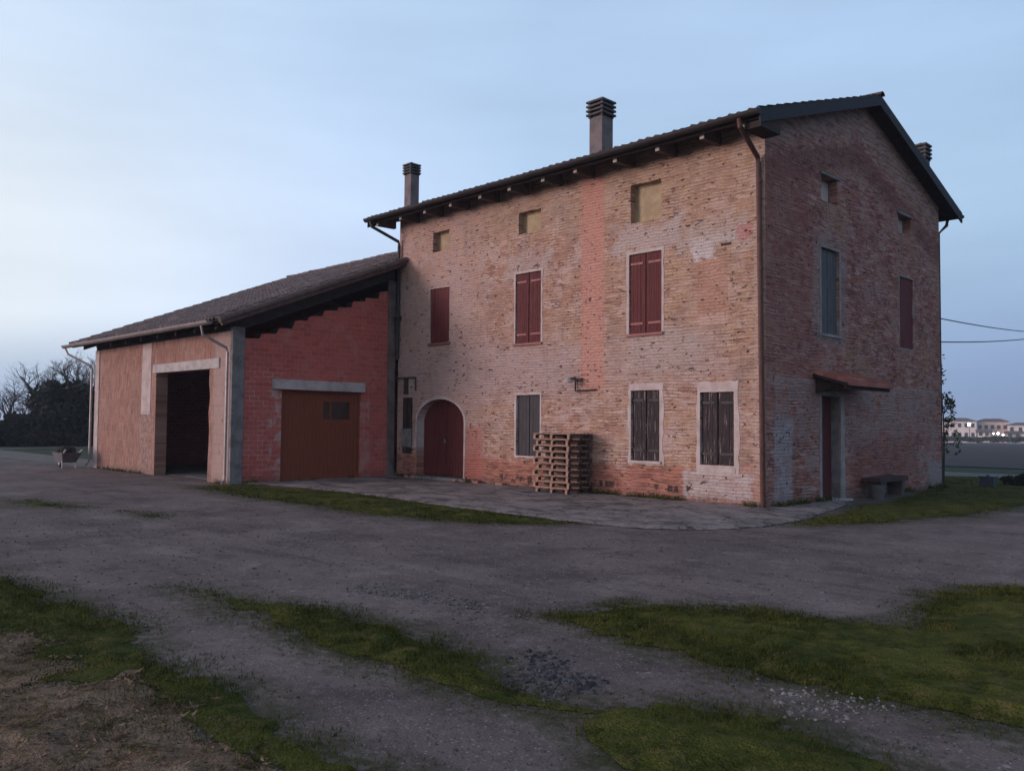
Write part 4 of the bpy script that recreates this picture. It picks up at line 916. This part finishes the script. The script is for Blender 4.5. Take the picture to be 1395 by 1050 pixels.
# far strips: tracks, ploughed field
def strip_sheet(name, pts, z, mat):
    bm = BM(); bm.faces.new([bm.verts.new((x, y, z)) for x, y in pts]); bmesh.ops.triangulate(bm, faces=bm.faces); return tag(obj(name, bm, mat), kind='structure')
trk = grass_mat('track_dust', (.23, .21, .19), (.18, .17, .15), (.26, .24, .22), (.12, .12, .09))
strip_sheet('farm_track', [(-90, -5.9), (-21.9, -5.0), (-21.9, -2.9), (-90, -2.4)], -.03, trk)
strip_sheet('farm_track', [(-30, 13.6), (-8, 14.3), (16, 18.0), (60, 26), (60, 30), (16, 20.8), (-8, 17.2), (-30, 16.3)], -.02, trk)
s = NT('ploughed_soil'); rows = s.noise(s.vmul(s.pos, (.5, 3, 1)), .5, 4, .6); n = s.noise(s.pos, .08, 4, .6); n2 = s.noise(s.pos, 3, 4, .7)
c = s.mix(s.ss(rows, .35, .65), (.062, .047, .045), (.040, .032, .032)); c = s.mix(s.ss(n, .4, .65, 0, .6), c, (.05, .05, .04)); c = s.mix(s.ss(n2, .5, .75, 0, .5), c, (.03, .024, .023))
pm = s.out(c, s.add(rows, n2), .9, .1)
Xf, Yf = np.meshgrid(np.linspace(-140, 120, 30), np.concatenate([np.linspace(23, 60, 14), np.linspace(64, 236, 30)]))
v, f = clip_sheet(Xf, Yf, ground_z(Xf, Yf)+.03, np.ones_like(Xf)); tag(np_obj('ploughed_field', v, f, pm), kind='structure')
# lighter meadow band before the hedge on the left
strip_sheet('meadow_strip', [(-51, -26), (-42, -24), (-42.5, 16), (-51.5, 18)], -.03, grass_mat('frosted_meadow', (.16, .17, .14), (.125, .135, .11), (.19, .195, .165), (.09, .10, .08)))

# ================================================================== SMALL THINGS OUTSIDE
# wheelbarrow at the barn's far corner
wx, wy = -21.75, -5.75
wb = empty('wheelbarrow', (wx, wy, 0), 'small grey wheelbarrow with pale handles, parked at the far corner of the barn', 'wheelbarrow')
bm = BM(); t0 = [(-.33, -.2), (.33, -.2), (.33, .2), (-.33, .2)]
a = [bm.verts.new((wx+x, wy+y, .20)) for x, y in t0]; b = [bm.verts.new((wx+x*1.55+.06, wy+y*1.5, .52)) for x, y in t0]; ci = [bm.verts.new((wx+x*1.45+.06, wy+y*1.4, .52)) for x, y in t0]; di = [bm.verts.new((wx+x*.95, wy+y*.9, .24)) for x, y in t0]
bm.faces.new(a)
for k in range(4):
    j = (k+1) % 4; bm.faces.new((a[k], a[j], b[j], b[k])); bm.faces.new((b[k], b[j], ci[j], ci[k])); bm.faces.new((ci[k], ci[j], di[j], di[k]))
bm.faces.new(di[::-1]); obj('tray', bm, mat_plain('barrow_grey', (.14, .13, .135), .3, .6), wb)
bm = BM(); tube(bm, [(wx-.62, wy, .17), (wx-.25, wy-.14, .22), (wx+.3, wy-.22, .42), (wx+.75, wy-.25, .62)], .025); tube(bm, [(wx-.62, wy, .17), (wx-.25, wy+.14, .22), (wx+.3, wy+.22, .42), (wx+.75, wy+.25, .62)], .025); tube(bm, [(wx+.25, wy-.2, .36), (wx+.3, wy-.2, .02)], .02); tube(bm, [(wx+.25, wy+.2, .36), (wx+.3, wy+.2, .02)], .02)
obj('handles', bm, mat_plain('barrow_pale', (.48, .46, .45), .2, .5), wb)
bm = BM(); 
ring = [(wx-.62+.13*cos(2*pi*k/16), wy, .17+.13*sin(2*pi*k/16)) for k in range(17)]; tube(bm, ring, .04, 8); wh = obj('wheel', bm, M['iron'], wb)
bm = BM(); tube(bm, [(wx-.62, wy-.03, .17), (wx-.62, wy+.03, .17)], .085, 14); obj('rim', bm, mat_plain('rim_pale', (.4, .38, .37), .2, .5), wh)
bm = BM()
for k in range(26): 
    px_, py_ = random.uniform(-.3, .3), random.uniform(-.16, .16); e = .14*(1-(px_/.45)**2); box(bm, wx+px_-.07, wx+px_+.07, wy+py_-.05, wy+py_+.05, .40, .55+e, .03)
tag(obj('firewood', bm, M['dark_wood']), 'dark heap of firewood lying in the wheelbarrow', 'firewood')
# stone bench by the gable
bx_ = empty('bench', (.28, 5.0, 0), 'low dark stone bench standing against the gable wall by the side door', 'bench')
bm = BM(); box(bm, .06, .48, 4.15, 5.75, .36, .46, .012); obj('seat', bm, mat_plaster('bench_stone', (.07, .038, .036), (.045, .027, .026)), bx_)
for y in (4.3, 5.45): bm = BM(); box(bm, .1, .44, y, y+.16, -.02, .359, .012); obj('leg', bm, mat_plaster('bench_leg', (.09, .08, .08), (.06, .052, .052)), bx_)
bm = BM(); tube(bm, [(.5, 3.95, .0), (.5, 3.95, .30), (.5, 3.95, .31)], [.12, .16, .165], 14); o = obj('pot', bm, mat_plain('pot_grey', (.10, .095, .10), .3, .7)); tag(o, 'small grey bucket on the ground between side door and bench', 'bucket')
# dark box on the grass beyond the house
cx, cy = gp(1346, 666); bt = empty('storage_box', (cx, cy, 0), 'dark blue storage box with lid standing on the grass beyond the house', 'box')
bm = BM(); box(bm, cx-.17, cx+.17, cy-.13, cy+.13, -.02, .30, .006); obj('body', bm, mat_plain('box_blue', (.045, .055, .075), .3, .5), bt)
bm = BM(); box(bm, cx-.19, cx+.19, cy-.15, cy+.15, .301, .34, .006); box(bm, cx-.04, cx+.04, cy-.02, cy+.02, .341, .37); obj('lid', bm, mat_plain('box_lid', (.04, .05, .065), .3, .5), bt)

# ================================================================== VEGETATION
M['bark'] = mat_plain('bark', (.055, .045, .04), .4, .9)
M['twig'] = mat_plain('twigs', (.07, .055, .05), .3, .9)
def leaf_mat(name, a, b):
    s = NT(name, .8); n = s.noise(s.pos, 1.2, 4, .6); n2 = s.noise(s.pos, 9, 3, .6); c = s.mix(s.ss(n, .35, .65), a, b); c = s.mix(s.ss(n2, .4, .7, 0, .6), c, tuple(k*.5 for k in a)); return s.out(c)
M['ever'] = leaf_mat('evergreen_leaf', (.014, .021, .016), (.022, .030, .020))
M['scrub'] = leaf_mat('scrub_leaf', (.026, .026, .022), (.040, .036, .030))
M['climb'] = leaf_mat('climber_leaf', (.035, .05, .022), (.055, .07, .03))
def branch(bm, p, d, ln, r, depth, spread=.55, segs=3, up_=.12):
    pts = [p.copy()]; q = p.copy(); dd = d.copy()
    for i in range(segs):
        dd = (dd+Vector((random.gauss(0, .16), random.gauss(0, .16), random.gauss(up_*.4, .10)))).normalized(); q = q+dd*ln/segs; pts.append(q.copy())
    tube(bm, pts, [r*(1-.5*i/segs) for i in range(segs+1)], 4 if r < .05 else 6, cap=False)
    if depth == 0: return
    n = random.randint(3, 4) if depth > 1 else random.randint(3, 5)
    for k in range(n):
        t = random.uniform(.35, 1.0); i = min(int(t*segs), segs-1); base = pts[i].lerp(pts[i+1], t*segs-i)
        nd = (dd+Vector((random.gauss(0, spread), random.gauss(0, spread), random.gauss(up_, spread*.6)))).normalized()
        branch(bm, base, nd, ln*random.uniform(.5, .78), r*random.uniform(.42, .6), depth-1, spread, segs, up_)
def bare_tree(x, y, h, label, depth=5, lean=(0, 0), spread=.6, r=.16):
    t = empty('bare_tree', (x, y, -.05), label, 'tree', 'bare trees along the far hedge')
    top = Vector((x+lean[0]*.35, y+lean[1]*.35, h*.32)); bm = BM(); tube(bm, [(x, y, -.1), (x+lean[0]*.1, y+lean[1]*.1, h*.16), top], [r*1.25, r, r*.85], 8); obj('trunk', bm, M['bark'], t)
    bm = BM()
    for k in range(5): branch(bm, top+Vector((0, 0, random.uniform(-.5, 0))), Vector((random.gauss(lean[0]*.3, .5), random.gauss(lean[1]*.3, .5), random.uniform(.5, 1.1))).normalized(), h*.30, r*.55, depth-1, spread)
    obj('crown', bm, M['twig'], t); return t
def leaf_mass(bm, c, rad3, n, size, lump=7, twigs=0):
    cs = [(Vector((random.gauss(0, .42)*rad3[0], random.gauss(0, .42)*rad3[1], random.uniform(-.85, .85)*rad3[2])), random.uniform(.3, .62)) for _ in range(lump)]
    for i in range(n):
        o, s_ = random.choice(cs); d = Vector((random.gauss(0, 1), random.gauss(0, 1), random.gauss(0, 1))).normalized()*(random.random()**.4)*s_
        p = Vector(c)+o+Vector((d.x*rad3[0], d.y*rad3[1], d.z*rad3[2]))
        a = Vector((random.gauss(0, 1), random.gauss(0, 1), random.gauss(0, 1))).normalized(); b = a.cross(Vector((random.gauss(0, 1), random.gauss(0, 1), random.gauss(0, 1)))).normalized(); z = size*random.uniform(.6, 1.5)
        bm.faces.new([bm.verts.new(p+a*z), bm.verts.new(p+b*z*.5), bm.verts.new(p-a*z), bm.verts.new(p-b*z*.5)])
def shrub(name, x, y, w, d, h, label, cat, group, mat, n=2600, size=.16, lump=12, spikes=0):
    t = empty(name, (x, y, -.05), label, cat, group)
    bm = BM()
    for k in range(6): tube(bm, [(x+random.uniform(-w*.2, w*.2), y+random.uniform(-d*.2, d*.2), -.1), (x+random.uniform(-w*.3, w*.3), y+random.uniform(-d*.3, d*.3), h*.7)], [.06, .02], 5)
    for k in range(spikes): 
        p = Vector((x+random.uniform(-w*.45, w*.45), y+random.uniform(-d*.3, d*.3), h*random.uniform(.45, .75))); branch(bm, p, Vector((random.gauss(0, .3), random.gauss(0, .3), 1)).normalized(), h*random.uniform(.22, .42), .03, 2, .35)
    obj('stems', bm, M['bark'], t)
    bm = BM(); leaf_mass(bm, (x, y, h*.48), (w*.5, d*.5, h*.5), n, size, lump); obj('foliage', bm, mat, t); return t
def hedge_xy(px, dist): p = at_dist(px, 590, dist); return p.x, p.y
x, y = hedge_xy(92, 58); shrub('evergreen_bush', x, y, 3.8, 3.6, 3.7, 'big dark evergreen bush beside the barn downpipe, tallest of the hedge', 'bush', 'bushes of the far hedge', M['ever'], 9000, .17, 26)
x, y = hedge_xy(70, 59); shrub('evergreen_bush', x, y, 2.6, 2.4, 3.1, 'dark evergreen bush at the left flank of the tallest bush', 'bush', 'bushes of the far hedge', M['ever'], 5000, .16, 18)
x, y = hedge_xy(112, 60); shrub('evergreen_bush', x, y, 3.0, 2.6, 3.3, 'dark bush half hidden by the barn corner', 'bush', 'bushes of the far hedge', M['ever'], 4500, .16, 18, 5)
hl = ['low scrub at the far left end of the hedge', 'low dark scrub below the leftmost bare tree', 'scrubby bush with thin upright shoots left of the evergreens', 'scrubby bush with pale shoots touching the evergreens', 'low scrub beyond the left picture edge', 'scrub in the middle of the hedge under bare twigs']
for i, px in enumerate((4, 22, 38, 54, -22, 48)):
    x, y = hedge_xy(px, 57+random.uniform(-1, 2)); shrub('hedge_shrub', x, y, 2.6, 2.2, 1.3+.2*(i % 3), hl[i], 'shrub', 'scrub of the far hedge', M['scrub'] if i in (2, 3) else M['ever'], 3600, .15, 16, 9 if i in (2, 3, 5) else 3)
for i, px in enumerate((-60, -95, -130, -170, 140, 160)):
    x, y = hedge_xy(px, 58); shrub('hedge_shrub', x, y, 3, 2.4, 2.6, 'low scrub of the hedge outside the picture', 'shrub', 'scrub of the far hedge', M['ever'], 1500, .2, 12, 3)
for i, (px, dist, h, ln, lab) in enumerate(((84, 63, 6.6, (-2.2, -1.0), 'bare tree leaning left behind the tall evergreen bush'), (108, 62, 6.4, (.2, .4), 'upright bare tree just left of the barn downpipe'),
        (97, 66, 6.2, (0, 0), 'thin bare tree between the leaning and the upright tree'), (2, 60, 4.9, (.6, .4), 'dark bare tree at the left picture edge'), (42, 64, 4.2, (-.3, 0), 'small bare tree with pale twigs in the middle of the hedge'), (60, 66, 4.6, (.3, 0), 'slender bare tree left of the evergreen bushes'))):
    x, y = hedge_xy(px, dist); bare_tree(x, y, h, lab, 5 if h > 5 else 4, ln, .55, .15 if h > 5 else .12)
# climber at the rear corner of the house
cl = empty('climbing_shrub', (-.15, 9.95, 0), 'thin leafy climber sticking out behind the rear corner of the farmhouse', 'plant')
bm = BM(); tube(bm, [(-.15, 9.9, 0), (-.1, 9.85, .9), (-.12, 9.9, 1.8), (-.15, 9.75, 3.1), (-.2, 9.7, 4.2)], [.03, .025, .02, .015, .008], 6); tube(bm, [(-.11, 9.87, 1.3), (.0, 10.15, 1.9), (.05, 10.3, 2.4)], [.015, .01, .006], 5); tube(bm, [(-.15, 9.75, 3.05), (.0, 9.8, 3.15)], .012, 5); obj('stem', bm, M['bark'], cl)
bm = BM(); leaf_mass(bm, (-.0, 10.0, 1.75), (.22, .25, .75), 300, .05, 8); leaf_mass(bm, (-.05, 9.65, 3.2), (.16, .2, .35), 60, .05, 4); obj('leaves', bm, M['climb'], cl)
# shrub mound at the right picture edge
cx, cy = gp(1388, 664); shrub('low_shrub', cx, cy, 1.0, .7, .34, 'low dark shrub on the grass at the right picture edge', 'shrub', None, M['ever'], 1400, .06, 9)

# ================================================================== CABLES AND THE TOWN
cabm = mat_plain('cable_black', (.03, .03, .035), .2, .6)
def cable(p0, p1, sag, label):
    bm = BM(); p0, p1 = Vector(p0), Vector(p1); n = 24
    tube(bm, [p0.lerp(p1, k/n)-Vector((0, 0, sag*4*(k/n)*(1-k/n))) for k in range(n+1)], .018, 6); tag(obj('overhead_cable', bm, cabm), label, 'cable', 'overhead cables behind the farmhouse')
far_a, far_b = at_dist(1470, 449, 60), at_dist(1470, 441, 60)
cable((-.3, D+.02, 4.62), at_dist(1470, 451, 62), .25, 'upper overhead cable running from the rear of the farmhouse')
cable((-.3, D+.02, 3.92), at_dist(1470, 447, 58), .25, 'lower overhead cable running from the rear of the farmhouse')
TD = 285.
town_wall = [mat_plaster('town_wall_'+n_, a, tuple(k*.8 for k in a), sc=.1) for n_, a in (('pale', (.70, .60, .57)), ('rose', (.62, .46, .42)), ('cream', (.68, .57, .52)), ('grey', (.40, .38, .38)))]
town_roof = mat_plain('town_roof', (.14, .11, .105), .3, .9, sc=.5)
town_win = mat_plain('town_glass', (.06, .06, .065), .2, .4)
def town_house(px0, px1, ybase, ywall, yroof, dist, wm, label, hip=True, nwin=4, rows=1, name='town_house'):
    a, b = at_dist(px0, ybase, dist), at_dist(px1, ybase, dist); zb = a.z; zw = at_dist((px0+px1)/2, ywall, dist).z; zr = at_dist((px0+px1)/2, yroof, dist).z
    ang = math.atan2(b.y-a.y, b.x-a.x); w = math.hypot(b.x-a.x, b.y-a.y); dp = min(9, w*.9)
    t = empty(name, (a.x, a.y, zb-.5), label, 'house', 'houses of the far town'); t.rotation_euler.z = ang
    def lo(nm, bm, mat, par): 
        me = bpy.data.meshes.new(nm); bm.to_mesh(me); bm.free(); me.materials.append(mat); o = bpy.data.objects.new(nm, me); COL.objects.link(o); o.parent = par; return o
    h = zw-zb+.5; hr = zr-zw
    bm = BM(); box(bm, 0, w, 0, dp, 0, h); lo('wall', bm, wm, t)
    bm = BM(); e = .5; q = min(2.5, w*.25) if hip else 0
    v = [bm.verts.new(p) for p in ((-e, -e, h+.01), (w+e, -e, h+.01), (w+e, dp+e, h+.01), (-e, dp+e, h+.01), (q-e*(q == 0), dp/2, h+hr), (w-q+e*(q == 0), dp/2, h+hr))]
    for fcs in ((0, 1, 5, 4), (2, 3, 4, 5), (1, 2, 5), (3, 0, 4), (3, 2, 1, 0)): bm.faces.new([v[i] for i in fcs])
    lo('roof', bm, town_roof, t)
    for r in range(rows):
        for k in range(nwin):
            x = w*(k+.5)/nwin; z = .5+(h-.5)*(.62 if rows == 1 else (.25+.45*r)); bm = BM(); box(bm, x-.45, x+.45, -.03, .02, z, z+1.2); lo('window', bm, town_win, t)
town_house(1268, 1330, 601, 573.5, 569, TD, town_wall[0], 'long pale house at the left end of the far town', True, 7, 2)
town_house(1331, 1374, 601, 574, 570, TD+6, town_wall[1], 'rose coloured house with hipped roof in the middle of the far town', True, 5, 1)
town_house(1332, 1349, 600, 589.5, 585, TD-14, town_wall[2], 'low garage in front of the rose coloured house', False, 2)
town_house(1373, 1420, 601, 579, 575.5, TD+3, town_wall[0], 'white house behind the lamps at the right of the far town', True, 4, 1)
town_house(1371, 1392, 603, 591, 587, TD-20, town_wall[3], 'low grey shed in front of the white house', False, 2)
town_house(1395, 1450, 602, 590, 586, TD-8, town_wall[0], 'low white building at the right picture edge', True, 4)
town_house(1215, 1262, 601, 576, 571, TD+4, town_wall[2], 'cream house hidden behind the farmhouse', True, 4)
for i, px in enumerate((1290, 1305, 1318, 1337, 1352, 1365, 1384, 1400, 1275)):
    p = at_dist(px, 600, TD-26); shrub('town_shrub', p.x, p.y, 4.5, 3, 1.1, 'green shrub before the far town', 'shrub', 'shrubs before the far town', M['climb'], 500, .4, 8).location.z = p.z-.2
    o = COL.objects[-1]
em = bpy.data.materials.new('lamp_glow'); em.use_nodes = True; nt = em.node_tree; nt.nodes.clear(); e = nt.nodes.new('ShaderNodeEmission'); e.inputs[0].default_value = (1, .95, .88, 1); e.inputs[1].default_value = 14; o_ = nt.nodes.new('ShaderNodeOutputMaterial'); nt.links.new(e.outputs[0], o_.inputs[0])
for i, (px, py, r, lab) in enumerate(((1320.7, 578, .40, 'brightest lit street lamp, at the end of the long pale house'), (1354, 590.5, .2, 'lit street lamp nearest the low garage'), (1360.3, 590.5, .27, 'lit street lamp, middle of the three before the rose coloured house'), (1367, 592.3, .2, 'lit street lamp, right of the three before the rose coloured house'))):
    p = at_dist(px, py, TD-24); t = empty('street_lamp', (p.x, p.y, -3.3), lab, 'street lamp', 'street lamps of the far town')
    bm = BM(); tube(bm, [(p.x, p.y, -3.6), (p.x, p.y, p.z+.2)], [.09, .06], 6); obj('pole', bm, M['iron'], t)
    bm = BM(); bmesh.ops.create_icosphere(bm, subdivisions=2, radius=r); bmesh.ops.translate(bm, verts=bm.verts, vec=(p.x, p.y-.3, p.z)); obj('lamp', bm, em, t)

# evening haze: one closed box of thin even air round everything
bm = BM(); box(bm, -1420, 1020, -620, 1720, -8.5, 12.5)
hm = bpy.data.materials.new('evening_haze'); hm.use_nodes = True; hm.node_tree.nodes.clear()
vo = hm.node_tree.nodes.new('ShaderNodeVolumePrincipled'); vo.inputs['Color'].default_value = (.80, .86, 1, 1); vo.inputs['Density'].default_value = .0006; vo.inputs['Anisotropy'].default_value = .1
mo_ = hm.node_tree.nodes.new('ShaderNodeOutputMaterial'); hm.node_tree.links.new(vo.outputs[0], mo_.inputs['Volume'])
tag(obj('haze', bm, hm), kind='stuff')

# ================================================================== LIGHT
# dusk: the sun is down to a few degrees behind the camera's left shoulder, its disc veiled by haze
SUN_DIR = Vector((-.50, -.85, .13)).normalized()
sd = bpy.data.lights.new('sun', 'SUN'); sd.energy = 1.15; sd.angle = rad(20); sd.color = (1.0, .82, .82)
so = bpy.data.objects.new('sun', sd); COL.objects.link(so); so.rotation_euler = (-SUN_DIR).to_track_quat('-Z', 'Y').to_euler()
EXPO = .97; STR = .15; KK = STR*2**(EXPO-.05)
wd = bpy.data.worlds.new('World'); S.world = wd; wd.use_nodes = True; nt = wd.node_tree
def wn(t, **k):
    n = nt.nodes.new(t)
    for a, b in k.items(): setattr(n, a, b)
    return n
def lk(a, b): nt.links.new(a, b)
sky = wn('ShaderNodeTexSky', sky_type='NISHITA', sun_disc=False)
sky.sun_elevation = math.asin(SUN_DIR.z); sky.sun_rotation = math.atan2(SUN_DIR.x, SUN_DIR.y)
sky.air_density = 1.0; sky.dust_density = .8; sky.ozone_density = 2.0; sky.altitude = 50
# the haze of a still evening lies over the clear sky: pale towards the sun, slate blue away from it
tc = wn('ShaderNodeTexCoord'); nv = wn('ShaderNodeVectorMath', operation='NORMALIZE'); lk(tc.outputs['Generated'], nv.inputs[0])
sp = wn('ShaderNodeSeparateXYZ'); lk(nv.outputs[0], sp.inputs[0])
hv = wn('ShaderNodeVectorMath', operation='MULTIPLY'); lk(nv.outputs[0], hv.inputs[0]); hv.inputs[1].default_value = (1, 1, 0)
hn = wn('ShaderNodeVectorMath', operation='NORMALIZE'); lk(hv.outputs[0], hn.inputs[0])
dt = wn('ShaderNodeVectorMath', operation='DOT_PRODUCT'); lk(hn.outputs[0], dt.inputs[0]); sh = Vector((SUN_DIR.x, SUN_DIR.y, 0)).normalized(); dt.inputs[1].default_value = sh
mr = wn('ShaderNodeMapRange'); lk(dt.outputs['Value'], mr.inputs[0]); mr.inputs[1].default_value = -1; mr.inputs[2].default_value = 1
lin = lambda c: tuple(((v/255+.055)/1.055)**2.4/KK for v in c)
def wramp(stops):
    n = wn('ShaderNodeValToRGB'); lk(mr.outputs[0], n.inputs[0]); e = n.color_ramp.elements
    while len(e) < len(stops): e.new(.5)
    for i, (p, c) in enumerate(stops): e[i].position = (p+1)/2; e[i].color = (*c, 1)
    return n.outputs[0]
top_ = wramp([(-1, lin((148, 182, 222))), (-.71, lin((171, 198, 232))), (-.27, lin((175, 201, 233))), (-.04, lin((188, 213, 243))), (.28, lin((210, 229, 252))), (1, lin((240, 232, 240)))])
high = wramp([(-1, lin((150, 186, 222))), (-.71, lin((173, 202, 232))), (-.27, lin((184, 210, 240))), (-.04, lin((206, 225, 253))), (.28, lin((226, 236, 246))), (1, lin((252, 240, 238)))])
low = wramp([(-1, lin((118, 142, 182))), (-.71, lin((138, 161, 198))), (-.22, lin((150, 177, 210))), (.28, lin((170, 190, 216))), (1, lin((250, 214, 204)))])
def wss(a, b, src):
    n = wn('ShaderNodeMapRange', interpolation_type='SMOOTHSTEP'); lk(src, n.inputs[0]); n.inputs[1].default_value = a; n.inputs[2].default_value = b; return n.outputs[0]
def wmix(f, a, b):
    n = wn('ShaderNodeMix', data_type='RGBA'); lk(f, n.inputs[0]); lk(a, n.inputs[6]); lk(b, n.inputs[7]); return n.outputs[2]
hlow = wn('ShaderNodeMapRange', interpolation_type='SMOOTHSTEP'); lk(sp.outputs[2], hlow.inputs[0]); hlow.inputs[1].default_value = .02
hend = wn('ShaderNodeMath', operation='MULTIPLY_ADD'); lk(dt.outputs['Value'], hend.inputs[0]); hend.inputs[1].default_value = -.144; hend.inputs[2].default_value = .152; lk(hend.outputs[0], hlow.inputs[2])
hz = wmix(wss(.18, .42, sp.outputs[2]), wmix(hlow.outputs[0], low, high), top_)
cl = wn('ShaderNodeTexNoise'); ms_ = wn('ShaderNodeVectorMath', operation='MULTIPLY'); lk(nv.outputs[0], ms_.inputs[0]); ms_.inputs[1].default_value = (1, 1, 5); lk(ms_.outputs[0], cl.inputs['Vector']); cl.inputs['Scale'].default_value = 2.2; cl.inputs['Detail'].default_value = 4
cm = wn('ShaderNodeMapRange'); lk(cl.outputs[0], cm.inputs[0]); cm.inputs[1].default_value = .3; cm.inputs[2].default_value = .7; cm.inputs[3].default_value = .93; cm.inputs[4].default_value = 1.07
hv2 = wn('ShaderNodeVectorMath', operation='SCALE'); lk(hz, hv2.inputs[0]); lk(cm.outputs[0], hv2.inputs['Scale'])
bg = nt.nodes['Background']; lk(wmix(wss(.42, .95, sp.outputs[2]), hv2.outputs[0], sky.outputs[0]), bg.inputs[0]); bg.inputs[1].default_value = STR
S.view_settings.view_transform = 'Standard'; S.view_settings.look = 'None'; S.view_settings.gamma = 1; S.view_settings.exposure = EXPO
S.cycles.max_bounces = 6
